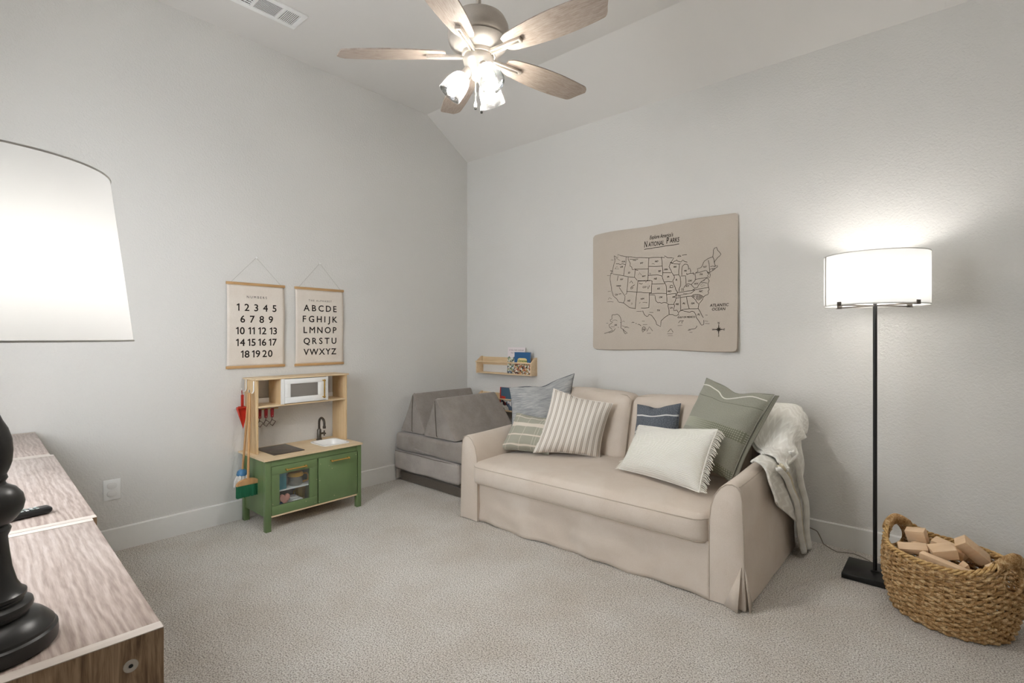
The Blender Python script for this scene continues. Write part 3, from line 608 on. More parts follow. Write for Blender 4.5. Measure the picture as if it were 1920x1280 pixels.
for a in range(8):
    L = .052 if a % 2 == 0 else .022; dx, dz = math.cos(a*PI/4), math.sin(a*PI/4); cx, cz = 1.112, .163
    P = [(cx+dx*L, cz+dz*L), (cx-dz*.006, cz+dx*.006), (cx+dz*.006, cz-dx*.006)]
    b.add([(MX0+p[0], -mo(*p)-.0012, MZ0+p[1]) for p in P], [(0, 1, 2)])
o = b.build('printed_outline', M['mapink'], tpst, smooth=False); o['kind'] = 'stuff'
b = MB()
def mtext(s, size, x, z, shear=0, sp=1.0, bold=0):
    vs, fs = text_poly(s, size, shear, sp, bold); b.add([(MX0+x+p[0], -mo(x+p[0], z+p[1])-.0013, MZ0+z+p[1]) for p in vs], fs)
for q in MAP_TEXT.split('|'):
    s, p = q.split(':'); x, z = [int(k)/1000 for k in p.split(',')]
    mtext(s, {'ATLANTIC': .03, 'OCEAN': .03, 'GULF OF MEXICO': .018}.get(s, .02), x, z, .15, 1.0, .0005)
def mfit(s, x0, x1, z, h, shear, bold):
    vs, fs = text_poly(s, .05, shear, 1.0, .0007); a = min(p[0] for p in vs); c = max(p[0] for p in vs); z0_ = min(p[1] for p in vs); z1_ = max(p[1] for p in vs)
    Q = [(x0+(p[0]-a)/(c-a)*(x1-x0), z+(p[1]-z0_)/(z1_-z0_)*h) for p in vs]; b.add([(MX0+x, -mo(x, y)-.0013, MZ0+y) for x, y in Q], fs)
mfit("Explore America's", .545, .75, .905, .042, .3, 0); mfit('N', .495, .525, .853, .052, .15, 0); mfit('ATIONAL', .532, .672, .855, .038, .15, 0); mfit('P', .692, .714, .862, .05, .15, 0); mfit('ARKS', .72, .80, .864, .038, .15, 0)
o = b.build('printed_lettering', M['mapink'], tpst, smooth=False); o['kind'] = 'stuff'

# ================================================================ picture ledges with books
def ledge(zo, label, name='wall_shelf'):
    r = thing(name, label, 'shelf', (.61, 0, zo), group='pine book ledges on the right wall')
    x0, x1 = .238, .992
    for a in (x0, x1-.012):
        b = MB(); b.prism([(0, zo), (-.1, zo), (-.1, zo+.118), (-.085, zo+.137), (-.03, zo+.178), (0, zo+.178)], a, a+.012, 'x'); b.build('side_panel', M['pine'], r, bevel=.0015)
    for n_, q in (('back_board', (x0+.012, x1-.012, -.012, -.001, zo+.09, zo+.172)), ('bottom_board', (x0+.012, x1-.012, -.096, -.001, zo, zo+.012))):
        b = MB(); b.box(*q); b.build(n_, M['pine'], r, bevel=.0015)
    b = MB(); b.tube([(x0-.008, -.094, zo+.122), (x1+.006, -.094, zo+.122)], .0075, 14); b.build('front_dowel', M['pine'], r)
ledge(.997, 'upper pine book ledge on the wall near the corner'); ledge(.622, 'lower pine book ledge half hidden behind the grey cushion')
def cover(name, base_, cols, sc, top=None, split=.6):
    t = NT(name); uv = t.co('UV'); v = t.n('ShaderNodeTexVoronoi', {'Vector': t.co('UV', (1, 1.2, 1)), 'Scale': sc, 'Randomness': 1.0})
    g = t.sep(v.outputs[1])[0]; st = [(i/len(cols), C(c)) for i, c in enumerate(cols)]
    col = t.ramp(g, st, 'CONSTANT')
    if top:
        y = t.sep(uv)[1]; n = t.noise(uv, 6, 2); y2 = t.math('ADD', y, t.math('MULTIPLY', t.math('SUBTRACT', n, .5), .25))
        col = t.mix(t.ramp(y2, [(split-.01, 0.0), (split+.01, 1.0)]), col, C(top))
    return t.fin(col, .35, 0, .4)
def book(x0, x1, z0, h, y0, th, lean, m, spinecol, label, page='e8e2d6'):
    r = thing('picture_book', label, 'book', ((x0+x1)/2, y0, z0), group='picture books on the wall ledges')
    Mx = Matrix.Translation((x0, y0, z0)) @ Matrix.Rotation(lean, 4, 'X'); w = x1-x0
    b = MB(); b.box(.003, w-.004, -th+.0015, -.0015, .003, h-.003, Mx); b.build('pages', plain('page_edges', page, .8), r, smooth=False)
    b = MB(); b.box(0, w, -.0015, 0, 0, h, Mx); b.box(0, .0022, -th, 0, 0, h, Mx); b.build('binding', plain('binding_'+spinecol, spinecol, .4), r, smooth=False)
    b = MB(); b.add([Mx @ Vector(p) for p in ((0, -th-.0006, 0), (w, -th-.0006, 0), (w, -th-.0006, h), (0, -th-.0006, h), (0, -th+.001, 0), (w, -th+.001, 0), (w, -th+.001, h), (0, -th+.001, h))],
                    [(0, 1, 2, 3), (7, 6, 5, 4), (0, 4, 5, 1), (1, 5, 6, 2), (2, 6, 7, 3), (3, 7, 4, 0)], [(0, 0), (1, 0), (1, 1), (0, 1)]*2)
    return r, b.build('front_cover', m, r, smooth=False), Mx, w, th
r, cv, Mx, w, th = book(.645, .875, 1.0095, .265, -.05, .006, -.05, cover('busy_cover', '', ['6f7d5c', 'dedad0', '98a27e', '4a525c', 'd8dbd0', '9a7c5c', 'e8e6de', '64748a'], 15, 'e9dfe0', .62), 'e9e6e2', 'tall pale picture book at the back of the upper ledge')
b = MB()
for s, z, x, sz in (('IF YOU TAKE A MOUSE', .236, .115, .0185), ('TO THE MOVIES', .206, .118, .021)):
    vs, fs = text_poly(s, sz); b.add([Mx @ Vector((x+p[0], -th-.0012, z+p[1])) for p in vs], fs)
b.build('cover_title', plain('plum_print', '6a4350', .6), cv, smooth=False)
r, cv, Mx, w, th = book(.76, .965, 1.0095, .218, -.068, .012, -.03, cover('night_cover', '', ['a8523e', 'e0d9cc', '7a523c', 'e8e3d6', '8c8f68', 'd0a06a', '46342e'], 14, '2f6291', .5), '2f6291', 'blue Christmas board book in front on the upper ledge')
b = MB(); vs, fs = text_poly('Christmas', .03, .1, 1, .0006); b.add([Mx @ Vector((w*.52+p[0], -th-.0022, .132+p[1])) for p in vs], fs); b.build('cover_title', plain('green_print', '4d8a35', .5), cv, smooth=False)
b = MB(); b.prism([(.035, .105), (.17, .105), (.16, .15), (.14, .16), (.065, .16), (.045, .15)], -th-.0016, -th-.0006, 'y', Mx); b.build('title_panel', plain('cream_print', 'e8d79a', .5), cv, smooth=False)
r, cv, Mx, w, th = book(.553, .74, .6345, .228, -.058, .012, -.04, cover('storm_cover', '', ['d8d4d0', '2a2430', 'e9e6e2', '8a2a2a', '5a6a80', 'f0efe9'], 7, '4a6478', .45), 'c42f2c', 'red-spined picture book on the lower ledge')
b = MB(); b.box(.0, .014, -th-.002, -th-.0006, 0, .228, Mx); b.build('red_border', plain('red_print', 'c8312d', .5), cv, smooth=False)
b = MB(); b.prism([(.02, .115), (.075, .11), (.078, .135), (.022, .14)], -th-.0022, -th-.0008, 'y', Mx); b.build('red_title', plain('scarlet_print', 'd8402c', .5), cv, smooth=False)

# ================================================================ grey foam play couch
t = NT('grey_microsuede'); co = t.co(); a = t.noise(co, 330, 2, .6); c = t.noise(co, 7, 4, .65)
col = t.mix(t.ramp(c, [(.38, 0.0), (.68, .55)]), t.ramp(a, [(.35, C('827a74')), (.65, C('9a928b'))]), C('a79f98'))
t.bump(a, .3, .0012); M['suede'] = t.fin(col, .95, 0, .1, .3)
t = NT('grey_microsuede_light'); co = t.co(); a = t.noise(co, 330, 2, .6); c = t.noise(co, 7, 4, .65)
col = t.mix(t.ramp(c, [(.38, 0.0), (.68, .55)]), t.ramp(a, [(.35, C('968e88')), (.65, C('aea69f'))]), C('bab2ab'))
t.bump(a, .3, .0012); M['suede2'] = t.fin(col, .95, 0, .1, .3)
t = NT('grey_microsuede_dark'); co = t.co(); a = t.noise(co, 330, 2, .6)
t.bump(a, .3, .0012); M['suede3'] = t.fin(t.ramp(a, [(.35, C('5b5249')), (.65, C('6d645b'))]), .95, 0, .1, .3)
def soft(amp, sc=3.0):
    def f(p, n):
        q = p*sc; return p+Vector((noise.noise(q), noise.noise(q+Vector((7, 3, 1))), noise.noise(q+Vector((1, 9, 4)))))*amp
    return f
NG = 'grey foam play couch pieces stacked in the corner'
fb = thing('foam_pad', 'dark grey foam base lying lowest in the play couch stack', 'play couch', (.48, -.5, 0), group=NG)
b = MB(); b.rbox((.055, -.945, .0), (.93, -.10, .088), .012, (10, 10, 2), soft(.004)); b.build('lower_half', M['suede3'], fb)
b = MB(); b.rbox((.055, -.935, .088), (.93, -.10, .118), .012, (10, 10, 2), soft(.004)); b.build('upper_half', M['suede3'], fb)
b = MB(); b.rbox((.022, -.985, .015), (.052, -.14, .116), .015, (3, 12, 4), soft(.004)); b.build('fold_hinge', M['suede2'], fb)
m1 = thing('foam_mattress', 'light grey foam mattress half jutting out above the dark base', 'play couch', (.48, -.55, .15), group=NG)
b = MB(); b.rbox((.03, -1.01, .122), (.935, -.12, .300), .028, (14, 12, 6), soft(.008)); b.build('mattress_cover', M['suede2'], m1)
b = MB(); pp = [(.045, -1.0, .292), (.30, -1.007, .297), (.6, -1.01, .294), (.92, -1.0, .292)]; b.tube(pp, .003, 6); b.build('seam', M['suede3'], m1)
m2 = thing('foam_cushion', 'grey foam cushion with a fabric handle under the two wedges', 'play couch', (.5, -.55, .3), group=NG)
b = MB(); b.rbox((.045, -1.0, .306), (.985, -.10, .472), .03, (14, 12, 6), soft(.008)); b.build('cushion_cover', M['suede'], m2)
b = MB(); b.tube([(.35, -1.0, .352), (.36, -1.012, .356), (.42, -1.022, .352), (.50, -1.024, .348), (.57, -1.018, .342), (.62, -1.008, .338), (.625, -1.0, .336)], .011, 8, flat=.35); b.build('carry_handle', M['suede'], m2)
def wedge(x0, x1, xa, zt, y0, y1, label):
    r = thing('foam_wedge', label, 'play couch', ((x0+x1)/2, (y0+y1)/2, .472), group=NG)
    zb = .478
    def ring(y, s):
        # rounded triangle
        cx, cz = (x0+x1+xa)/3, (zb*2+zt)/3; T = [(x0, zb), (x1, zb), (xa, zt)]; P = []
        for i in range(3):
            p, q, w = T[i-1], T[i], T[(i+1) % 3]; rr_ = .03
            def tow(a, b_, d):
                L = math.hypot(b_[0]-a[0], b_[1]-a[1]); return (a[0]+(b_[0]-a[0])*d/L, a[1]+(b_[1]-a[1])*d/L)
            A, B = tow(q, p, rr_), tow(q, w, rr_)
            for k in range(5):
                tt = k/4; P.append(((1-tt)**2*A[0]+2*tt*(1-tt)*q[0]+tt*tt*B[0], (1-tt)**2*A[1]+2*tt*(1-tt)*q[1]+tt*tt*B[1]))
            for k in range(1, 5):
                C2 = tow(w, q, rr_); tt = k/5; P.append((lerp(B[0], C2[0], tt), lerp(B[1], C2[1], tt)))
        return [Vector((lerp(cx, p[0], s), y, lerp(cz, p[1], s))) for p in P]
    b = MB(); n = 27; ys = [(y0+.004, .9), (y0, .95), (y0+.004, .985), (y0+.018, 1.0)]+[(lerp(y0, y1, k/8), 1.0) for k in range(1, 8)]+[(y1-.018, 1), (y1-.004, .985), (y1, .95)]
    vs = []; fs = []
    for y, s in ys: vs += ring(y, s)
    for i in range(len(ys)-1):
        for k in range(n): fs.append((i*n+k, i*n+(k+1) % n, (i+1)*n+(k+1) % n, (i+1)*n+k))
    fs.append(list(range(n))[::-1]); fs.append([(len(ys)-1)*n+k for k in range(n)])
    vs = [p+Vector((noise.noise(p*5), noise.noise(p*5+Vector((5, 5, 5))), 0))*.005*(0 if p.z < .52 else 1) for p in vs]
    b.add(vs, fs); b.build('wedge_cover', M['suede'], r, angle=50)
    xm = (x0*.45+x1*.55)*.5+xa*.5-.03
    b = MB(); b.tube([(xa-.004, y0+.02, zt-.012), (xa-.004, y0-.001, zt-.035), (lerp(xa, xm, .5), y0-.002, (zt+zb)/2), (xm+.01, y0-.001, zb+.02), (xm+.02, y0+.01, zb+.004)], .0035, 6); b.build('zip_seam', M['suede3'], r)
wedge(.07, .428, .262, .862, -.955, -.20, 'grey foam wedge nearer the left wall on the play couch stack')
wedge(.434, .885, .60, .842, -.975, -.20, 'grey foam wedge nearer the sofa on the play couch stack')
# ================================================================ sofa
t = NT('beige_cotton'); co = t.co(); a = t.noise(co, 420, 2); c = t.noise(co, 3.5, 4, .6, .4)
col = t.mix(t.ramp(c, [(.42, 0.0), (.68, .5)]), t.ramp(a, [(.35, C('cabcad')), (.65, C('d4c7ba'))]), C('dbd1c6'))
b1 = t.bump(c, .25, .012); t.bump(a, .25, .0008, b1); M['cotton'] = t.fin(col, .95, 0, .1, .12)
M['piping'] = fabric('beige_piping', 'b5a797', 'beb1a2', 400)
SF = thing('sofa', 'beige slipcovered sofa with a long single seat cushion along the right wall', 'sofa', (2.27, -.72, 0))
ARM = [(.010, 0), (.004, .12), (0, .35), (-.008, .56), (-.016, .602), (-.032, .625), (-.056, .635), (-.085, .631), (-.116, .607), (-.146, .562), (-.164, .50), (-.172, .43), (-.174, .25), (-.174, 0)]
def arm(xo, s, name='arm'):
    # s=+1: right arm, outer face at xo ; s=-1: left arm
    ys = [-1.252, -1.256, -1.252, -1.24]+[lerp(-1.24, -.30, k/10) for k in range(1, 11)]+[-.22, -.19]
    sc = [.0, .955, .985, 1.0]+[1.0]*10+[1.0, .98]
    b = MB(); vs = []; fs = []; n = len(ARM)
    for i, (y, q) in enumerate(zip(ys, sc)):
        rise = .02*sstep(-1.2, -.5, y)
        cx, cz = -.087, .32
        for (dx, z) in ARM:
            X_ = lerp(cx, dx, q) if q < .99 else dx; Z_ = (lerp(cz, z, q) if q < .99 else z)
            if z == 0: Z_ = 0.004
            Z_ += rise*(z/.63)
            p = Vector((xo+s*X_, y, Z_)); w = noise.noise(p*4)*.006
            vs.append(p+Vector((w, 0, 0)))
    for i in range(len(ys)-1):
        for k in range(n-1):
            q = (i*n+k, i*n+k+1, (i+1)*n+k+1, (i+1)*n+k); fs.append(q if s > 0 else q[::-1])
    b.add(vs, fs); o = b.build(name, M['cotton'], SF, angle=60)
    b = MB(); b.tube([(xo+s*dx*.985-s*.002, -1.254, max(.006, z*.99)) for dx, z in ARM], .0032, 6); b.build('arm_piping', M['piping'], o)
    b = MB(); b.tube([(xo+s*(-.024), y, .62+.02*sstep(-1.2, -.5, y)) for y in (-1.25, -1.1, -.9, -.7, -.5, -.3)], .003, 6); b.build('arm_seam', M['piping'], o)
    return o
ra = arm(3.296, 1); la = arm(1.236, -1)
# corner pleat of the right arm: two loose skirt flaps with a gap between
b = MB(); b.add([(3.284, -1.2585, .22), (3.20, -1.2585, .004), (3.277, -1.294, .004)], [(0, 1, 2)]); b.build('pleat_flap', M['cotton'], ra, solid=.004)
b = MB(); b.add([(3.299, -1.252, .22), (3.308, -1.16, .004), (3.326, -1.262, .004)], [(0, 1, 2)]); b.build('pleat_flap', M['cotton'], ra, solid=.004)
# front skirt
def sk(u, v):
    x = lerp(1.405, 3.126, u); z = lerp(.004, .30, v); k = (1-v)
    y = -1.232-.012*k+.015*k*math.sin(u*17+2*v)*(.4+.6*math.sin(u*4.3)**2)+.006*k*math.sin(u*41+3*v)+.012*k*math.exp(-((u-.03)/.03)**2)+.008*noise.noise(Vector((u*9, v*4, 2)))
    y += .02*math.exp(-((u-.42)/.10)**2)*k*v*2
    return Vector((x, y, z+.004*math.sin(u*23)*k))
b = MB(); b.grid(sk, 90, 14, True); b.build('front_skirt', M['cotton'], SF, solid=.004)
b = MB(); b.box(1.40, 3.13, -1.215, -.3, .02, .285); b.build('seat_base', M['cotton'], SF)
# seat cushion
def seatfn(p, n):
    x, y, z = p
    z += (.030*(1-n.x**4)*(1-n.y**4) if n.z > 0 else 0)*(.5+.5*n.z)
    z += .012*n.z*noise.noise(Vector((x*2.2, y*2.5, 4)))*(1 if n.z > .5 else 0)
    y -= .018*(1-n.z**2)*(1-n.x**6) if n.y < -.5 else 0
    # front corners pulled back in plan
    if n.y < 0: y += .05*max(0, abs(n.x)-.93)/.07*(-n.y)
    return Vector((x, y, z))
b = MB(); b.rbox((1.352, -1.285, .283), (3.124, -.36, .447), .045, (44, 20, 4), seatfn, 4); seat = b.build('seat_cushion', M['cotton'], SF)
for z in (.418, .300):
    pts = []
    for k in range(60):
        u = k/59; x = lerp(1.362, 3.114, u); e = max(0, abs(u*2-1)-.94)/.06; nx = (x-2.238)/.886; nz = (z-.365)/.082; rz = max(0, abs(z-.365)-.037); rx = max(0, abs(x-2.238)-.841); rr_ = math.hypot(rz, rx); pts.append((x, -1.285+.045-math.sqrt(max(0, .045**2-rr_**2))-.018*(1-nz*nz)*(1-nx**6)+.05*max(0, abs(nx)-.93)/.07-.0012, z))
    b = MB(); b.tube(pts, .0032, 6); b.build('cushion_piping', M['piping'], seat)
# back
b = MB(); b.rbox((1.24, -.36, .01), (3.292, -.17, .82), .05, (20, 3, 8), soft(.006)); b.build('back_frame', M['cotton'], SF)
def backc(x0, x1):
    def f(p, n):
        y = p.y - (.035*(1-n.x**4)*(1-n.z**4) if n.y < 0 else 0)*abs(n.y) + .13*(p.z-.45)/.5
        z = p.z + .02*(1-n.x**2)*max(0, n.z) - .008*abs(n.x)**6*max(0, n.z) + .006*noise.noise(Vector((p.x*5, p.z*4, 1)))
        return Vector((p.x+.006*noise.noise(p*6), y+.008*noise.noise(p*7), z))
    b = MB(); b.rbox((x0, -.545, .445), (x1, -.36, .935), .05, (14, 4, 10), f, 4); o = b.build('back_cushion', M['cotton'], SF)
    b = MB(); pts = []
    for k in range(41):
        a = k/40
        if a < .25: p = (x0+.006, lerp(.5, .90, a/.25))
        elif a < .75: p = (lerp(x0+.01, x1-.01, (a-.25)/.5), .928+.015*math.sin((a-.25)*2*PI))
        else: p = (x1-.006, lerp(.90, .5, (a-.75)/.25))
        pts.append((p[0], -.525+.13*(p[1]-.45)/.5, p[1]))
    b.tube(pts, .003, 6); b.build('cushion_piping', M['piping'], o)
backc(1.405, 2.236); backc(2.244, 3.122)

# ================================================================ scatter cushions
def pillow(label, TL, TR, BR, BL, T, m, name='throw_pillow', k=.06, wr=.010, pipe=None, group='throw pillows on the sofa', n=30, seed=0, cover='pillow_cover', dent=0.0):
    TL, TR, BR, BL = map(Vector, (TL, TR, BR, BL)); c = (TL+TR+BR+BL)/4
    nn = (TR-BL).cross(TL-BR).normalized()
    zmin = min(BR.z, BL.z); r = thing(name, label, 'pillow', (c.x, c.y, zmin), group=group)
    def base_(u, v):
        u2 = u*(1-k*(1-abs(v)**2.2)); v2 = v*(1-k*(1-abs(u)**2.2)); v2 -= dent*math.exp(-((u-.1*math.sin(seed*3))/.32)**2)*sstep(.3, 1, v); s, q = (u2+1)/2, (v2+1)/2
        return (BL*(1-s)+BR*s)*(1-q)+(TL*(1-s)+TR*s)*q
    def P(u, v, sg):
        e = max(0, (1-u*u)*(1-v*v)); th = T*e**.5*1.12*(1-.2*v)
        p = base_(u, v); w = noise.noise(Vector((u*2.2+seed, v*2.2, 1.3)))*wr*e**.3
        w += noise.noise(Vector((u*6+seed, v*6, 5)))*wr*.45*e**.2
        edge = .010*noise.noise(Vector((u*3+seed, v*3, 9)))*(1-e)
        return p+nn*(sg*th+w*(1 if sg > 0 else .4))+Vector((0, 0, edge))
    b = MB()
    warp = lambda a: math.sin((a*2-1)*PI/2*.92)/math.sin(PI/2*.92)
    vs = []; uv = []; fs = []
    for sg in (1, -1):
        o0 = len(vs)
        for j in range(n+1):
            for i in range(n+1):
                u, v = warp(i/n), warp(j/n); vs.append(P(u, v, sg)); uv.append(((u+1)/2, (v+1)/2))
        for j in range(n):
            for i in range(n):
                a = o0+j*(n+1)+i; q = (a, a+1, a+n+2, a+n+1); fs.append(q if sg > 0 else q[::-1])
    b.add(vs, fs, uv)
    o = b.build(cover, m, r, angle=75, merge=False)
    per = [base_(lerp(-1, 1, i/16), -1) for i in range(16)]+[base_(1, lerp(-1, 1, i/16)) for i in range(16)]+[base_(lerp(1, -1, i/16), 1) for i in range(16)]+[base_(-1, lerp(1, -1, i/16)) for i in range(16)]
    b = MB(); b.tube(per, .0035, 6, True); b.build('edge_seam', pipe or m, r)
    return r, base_, P, nn
def uvn(name):
    t = NT(name); uv = t.n('ShaderNodeTexCoord').outputs['UV']; s = t.sep(uv); return t, uv, s[0], s[1]
def line(t, x, pos, w):
    d = t.math('ABSOLUTE', t.math('SUBTRACT', x, pos)); return t.math('LESS_THAN', d, w)
def mx(t, a, b): return t.math('MAXIMUM', a, b)
# blue-grey streaks
t, uv, u, v = uvn('blue_grey_streaks'); n1 = t.noise(t.co('UV', (3, 60, 1)), 1.6, 4, .7, .8); n2 = t.noise(t.co('UV', (2, 5, 1)), 1.4, 2)
col = t.ramp(t.math('ADD', t.math('MULTIPLY', n1, .75), t.math('MULTIPLY', n2, .25)), [(.36, C('7f8284')), (.5, C('a4a5a5')), (.64, C('c6c5c2'))]); t.bump(n1, .25, .002); M['p_grey'] = t.fin(col, .95, 0, .1, .1)
# ticking stripes
t, uv, u, v = uvn('ticking_stripes'); f = t.math('FRACT', t.math('MULTIPLY', u, 11.0))
col = t.ramp(f, [(0, C('e6dfd6')), (.40, C('7d756c')), (.46, C('cfc5b8')), (.72, C('7d756c')), (.78, C('ece6dd'))], 'CONSTANT'); n1 = t.noise(t.co('UV', (1, 1, 1)), 150, 2); t.bump(n1, .3, .0012); M['p_stripe'] = t.fin(col, .95, 0, .1, .1)
# sage plaid
t, uv, u, v = uvn('sage_plaid'); n1 = t.noise(t.co('UV', (1, 1, 1)), 120, 2); base_c = t.ramp(n1, [(.3, C('9c9a8b')), (.7, C('aeac9e'))])
hb = mx(t, line(t, v, .70, .055), mx(t, line(t, v, .40, .02), mx(t, line(t, v, .12, .022), line(t, v, .92, .012))))
vb = mx(t, line(t, u, .40, .006), mx(t, line(t, u, .66, .005), mx(t, line(t, u, .72, .005), mx(t, line(t, u, .85, .006), line(t, u, .12, .006)))))
col = t.mix(t.math('MULTIPLY', vb, .6), base_c, C('d9d2c2')); col = t.mix(t.math('MULTIPLY', hb, .9), col, C('ddd3c5')); t.bump(n1, .3, .0012); M['p_plaid'] = t.fin(col, .95, 0, .1, .1)
# navy heather
t, uv, u, v = uvn('navy_heather'); n1 = t.noise(t.co('UV', (30, 60, 1)), 1.6, 3, .7); col = t.ramp(n1, [(.35, C('4c5056')), (.52, C('666b72')), (.7, C('93979c'))])
ln = mx(t, line(t, v, .80, .013), mx(t, line(t, v, .47, .013), line(t, v, .15, .013))); col = t.mix(ln, col, C('d8d8d6')); t.bump(n1, .3, .0015); M['p_navy'] = t.fin(col, .95, 0, .1, .1)
# sage with woven band
t, uv, u, v = uvn('sage_band'); n1 = t.noise(t.co('UV', (1, 1, 1)), 110, 2); col = t.ramp(n1, [(.3, C('8f8e81')), (.7, C('a1a093'))])
gu = t.math('GREATER_THAN', t.math('FRACT', t.math('MULTIPLY', u, 42.0)), .5); gv = t.math('GREATER_THAN', t.math('FRACT', t.math('MULTIPLY', v, 42.0)), .5)
chk = t.math('MULTIPLY', gu, gv); dark = t.math('SUBTRACT', 1.0, chk)
def band(a, b_): return t.math('MULTIPLY', t.math('GREATER_THAN', v, a), t.math('LESS_THAN', v, b_))
bandm = mx(t, band(.40, .52), band(.0, .10)); ug = t.ramp(u, [(.1, .35), (.6, 1.0)])
bandc = t.mix(t.math('MULTIPLY', dark, t.math('MULTIPLY', ug, .9)), C('c9c8b6'), C('6d6e5c'))
col = t.mix(t.math('MULTIPLY', bandm, t.math('ADD', .3, t.math('MULTIPLY', .6, dark))), col, bandc)
col = t.mix(t.math('MULTIPLY', line(t, v, .80, .003), .7), col, C('55564a')); t.bump(n1, .3, .0014); M['p_green'] = t.fin(col, .95, 0, .1, .1)
# cream woven
t, uv, u, v = uvn('cream_woven'); rib = t.math('SINE', t.math('ADD', t.math('MULTIPLY', v, 260.0), t.math('MULTIPLY', t.noise(uv, 12, 2), 5.0)))
rib2 = t.math('SINE', t.math('MULTIPLY', u, 420.0)); cord_ = mx(t, line(t, u, .66, .006), mx(t, line(t, u, .70, .006), mx(t, line(t, u, .83, .006), line(t, u, .87, .006))))
h = t.math('ADD', t.math('ADD', t.math('MULTIPLY', rib, .35), t.math('MULTIPLY', rib2, .12)), t.math('MULTIPLY', cord_, 2.2)); t.bump(h, .7, .004)
col = t.ramp(rib, [(0, C('e9e6dd')), (1, C('f6f4ed'))]); M['p_cream'] = t.fin(col, .95, 0, .1, .1)
M['navypipe'] = fabric('charcoal_piping', '585c60', '666a6e', 300)

pillow('large blue-grey streaked pillow at the left end of the sofa', (1.285, -.755, .955), (1.70, -.40, 1.075), (1.725, -.50, .54), (1.36, -.83, .50), .10, M['p_grey'], k=.09, dent=.12, pipe=M['navypipe'], seed=1)
pillow('cream pillow with thin grey ticking stripes left of the middle', (1.735, -.74, .98), (2.135, -.52, .875), (2.085, -.635, .475), (1.675, -.92, .50), .105, M['p_stripe'], k=.085, dent=.03, seed=2, wr=.014)
pillow('small sage green plaid pillow in front at the left arm', (1.42, -.815, .765), (1.80, -.71, .75), (1.755, -.835, .482), (1.365, -.96, .487), .075, M['p_plaid'], k=.085, dent=.05, seed=3)
pillow('small navy pillow with white lines in the middle of the sofa', (2.335, -.515, .885), (2.655, -.50, .918), (2.685, -.60, .52), (2.325, -.62, .50), .08, M['p_navy'], k=.09, dent=.08, seed=4)
g, gb, gP, gn = pillow('large sage green pillow with woven band at the right end', (2.835, -.50, 1.105), (3.275, -.60, 1.035), (3.085, -.80, .52), (2.64, -.64, .56), .12, M['p_green'], k=.08, dent=.10, seed=5, wr=.012)
b = MB(); b.tube([gP(lerp(-.97, .97, i/30), .84-.10*math.exp(-((i/30-.5)/.12)**2), 1)+gn*.002 for i in range(31)], .004, 6); b.build('white_trim', fabric('white_trim', 'dedbd2', 'eae7df', 300), g)
def flap(u, v): # loose rear flange along the top and the right edge
    p = gb(lerp(-1, 1, u), 1)+(gb(lerp(-1, 1, u), 1)-gb(lerp(-1, 1, u), .8))*(v*.12)-gn*.02; return p+Vector((0, 0, .006*math.sin(u*9)))
b = MB(); b.grid(lambda u, v: gb(1, lerp(-.9, 1, u))+(gb(1, 0)-gb(.75, 0))*(v*.28)-gn*(.015+.02*v)+Vector((0, 0, .01*math.sin(u*7)*v)), 24, 3); b.build('side_flange', M['p_green'], g, solid=.006)
w, wb, wP, wn = pillow('cream woven lumbar pillow with fringed ends lying in front', (2.46, -.735, .775), (3.03, -.86, .832), (2.985, -1.03, .488), (2.40, -.905, .50), .085, M['p_cream'], k=.055, dent=.04, seed=6)
M['fringe'] = fabric('fringe_yarn', 'ddd8cc', 'ece8de', 300)
for sg, lab in ((1, 'right'), (-1, 'left')):
    b = MB(); rr = random.Random(4+sg); out = (wb(1, 0)-wb(.9, 0)).normalized()*sg
    for i in range(46):
        v = lerp(-.98, .98, i/45)
        p = wb(sg, v); L = .042+rr.uniform(-.006, .008); dz = -L*rr.uniform(.35, .75)
        if sg < 0 and v > -.6: L *= .35; dz *= .3
        q = p+out*L+Vector((0, 0, dz)); q.z = max(q.z, .492); m_ = p+out*L*.55+Vector((0, 0, dz*.25)); m_.z = max(m_.z, .495)
        b.tube([p, m_, q+wn*rr.uniform(-.006, .006)], [.0028, .0026, .0018], 5)
    o = b.build('fringe', M['fringe'], w); o['kind'] = 'stuff'

# ================================================================ knitted throw over the right rear corner
t = NT('cable_knit'); t_uv = t.co('UV', (1, 1, 1)); s = t.sep(t_uv)
cab = t.math('SINE', t.math('ADD', t.math('MULTIPLY', s[0], 55.0), t.math('MULTIPLY', t.math('SINE', t.math('MULTIPLY', s[1], 60.0)), 1.6)))
st = t.math('SINE', t.math('ADD', t.math('MULTIPLY', s[1], 320.0), t.math('MULTIPLY', t.math('ABSOLUTE', cab), 3.0)))
h = t.math('ADD', cab, t.math('MULTIPLY', st, .35)); t.bump(h, .35, .0025)
M['knit'] = t.fin(t.ramp(cab, [(0, C('e6e3db')), (1, C('f3f1ea'))]), .98, 0, .1, .2)
t = NT('sherpa'); n1 = t.noise(t.co(), 130, 3, .7); t.bump(n1, .9, .006); M['sherpa'] = t.fin(t.ramp(n1, [(.3, C('cfc3a6')), (.7, C('e6dcc3'))]), 1, 0, .05, .2)
TH = thing('knit_throw', 'cream cable-knit throw with fleece lining draped over the right sofa corner', 'blanket', (3.3, -.5, .0))
def topz(y): return lerp(.668, .885, sstep(-.60, -.36, y))
def zbot(y):
    P = [(-.92, .48), (-.78, .44), (-.60, .345), (-.45, .25), (-.36, .17), (-.30, .05), (-.22, .012), (-.13, .03)]
    for (a, za), (c, zc) in zip(P, P[1:]):
        if y <= c: return lerp(za, zc, max(0, (y-a)/(c-a)))
    return P[-1][1]
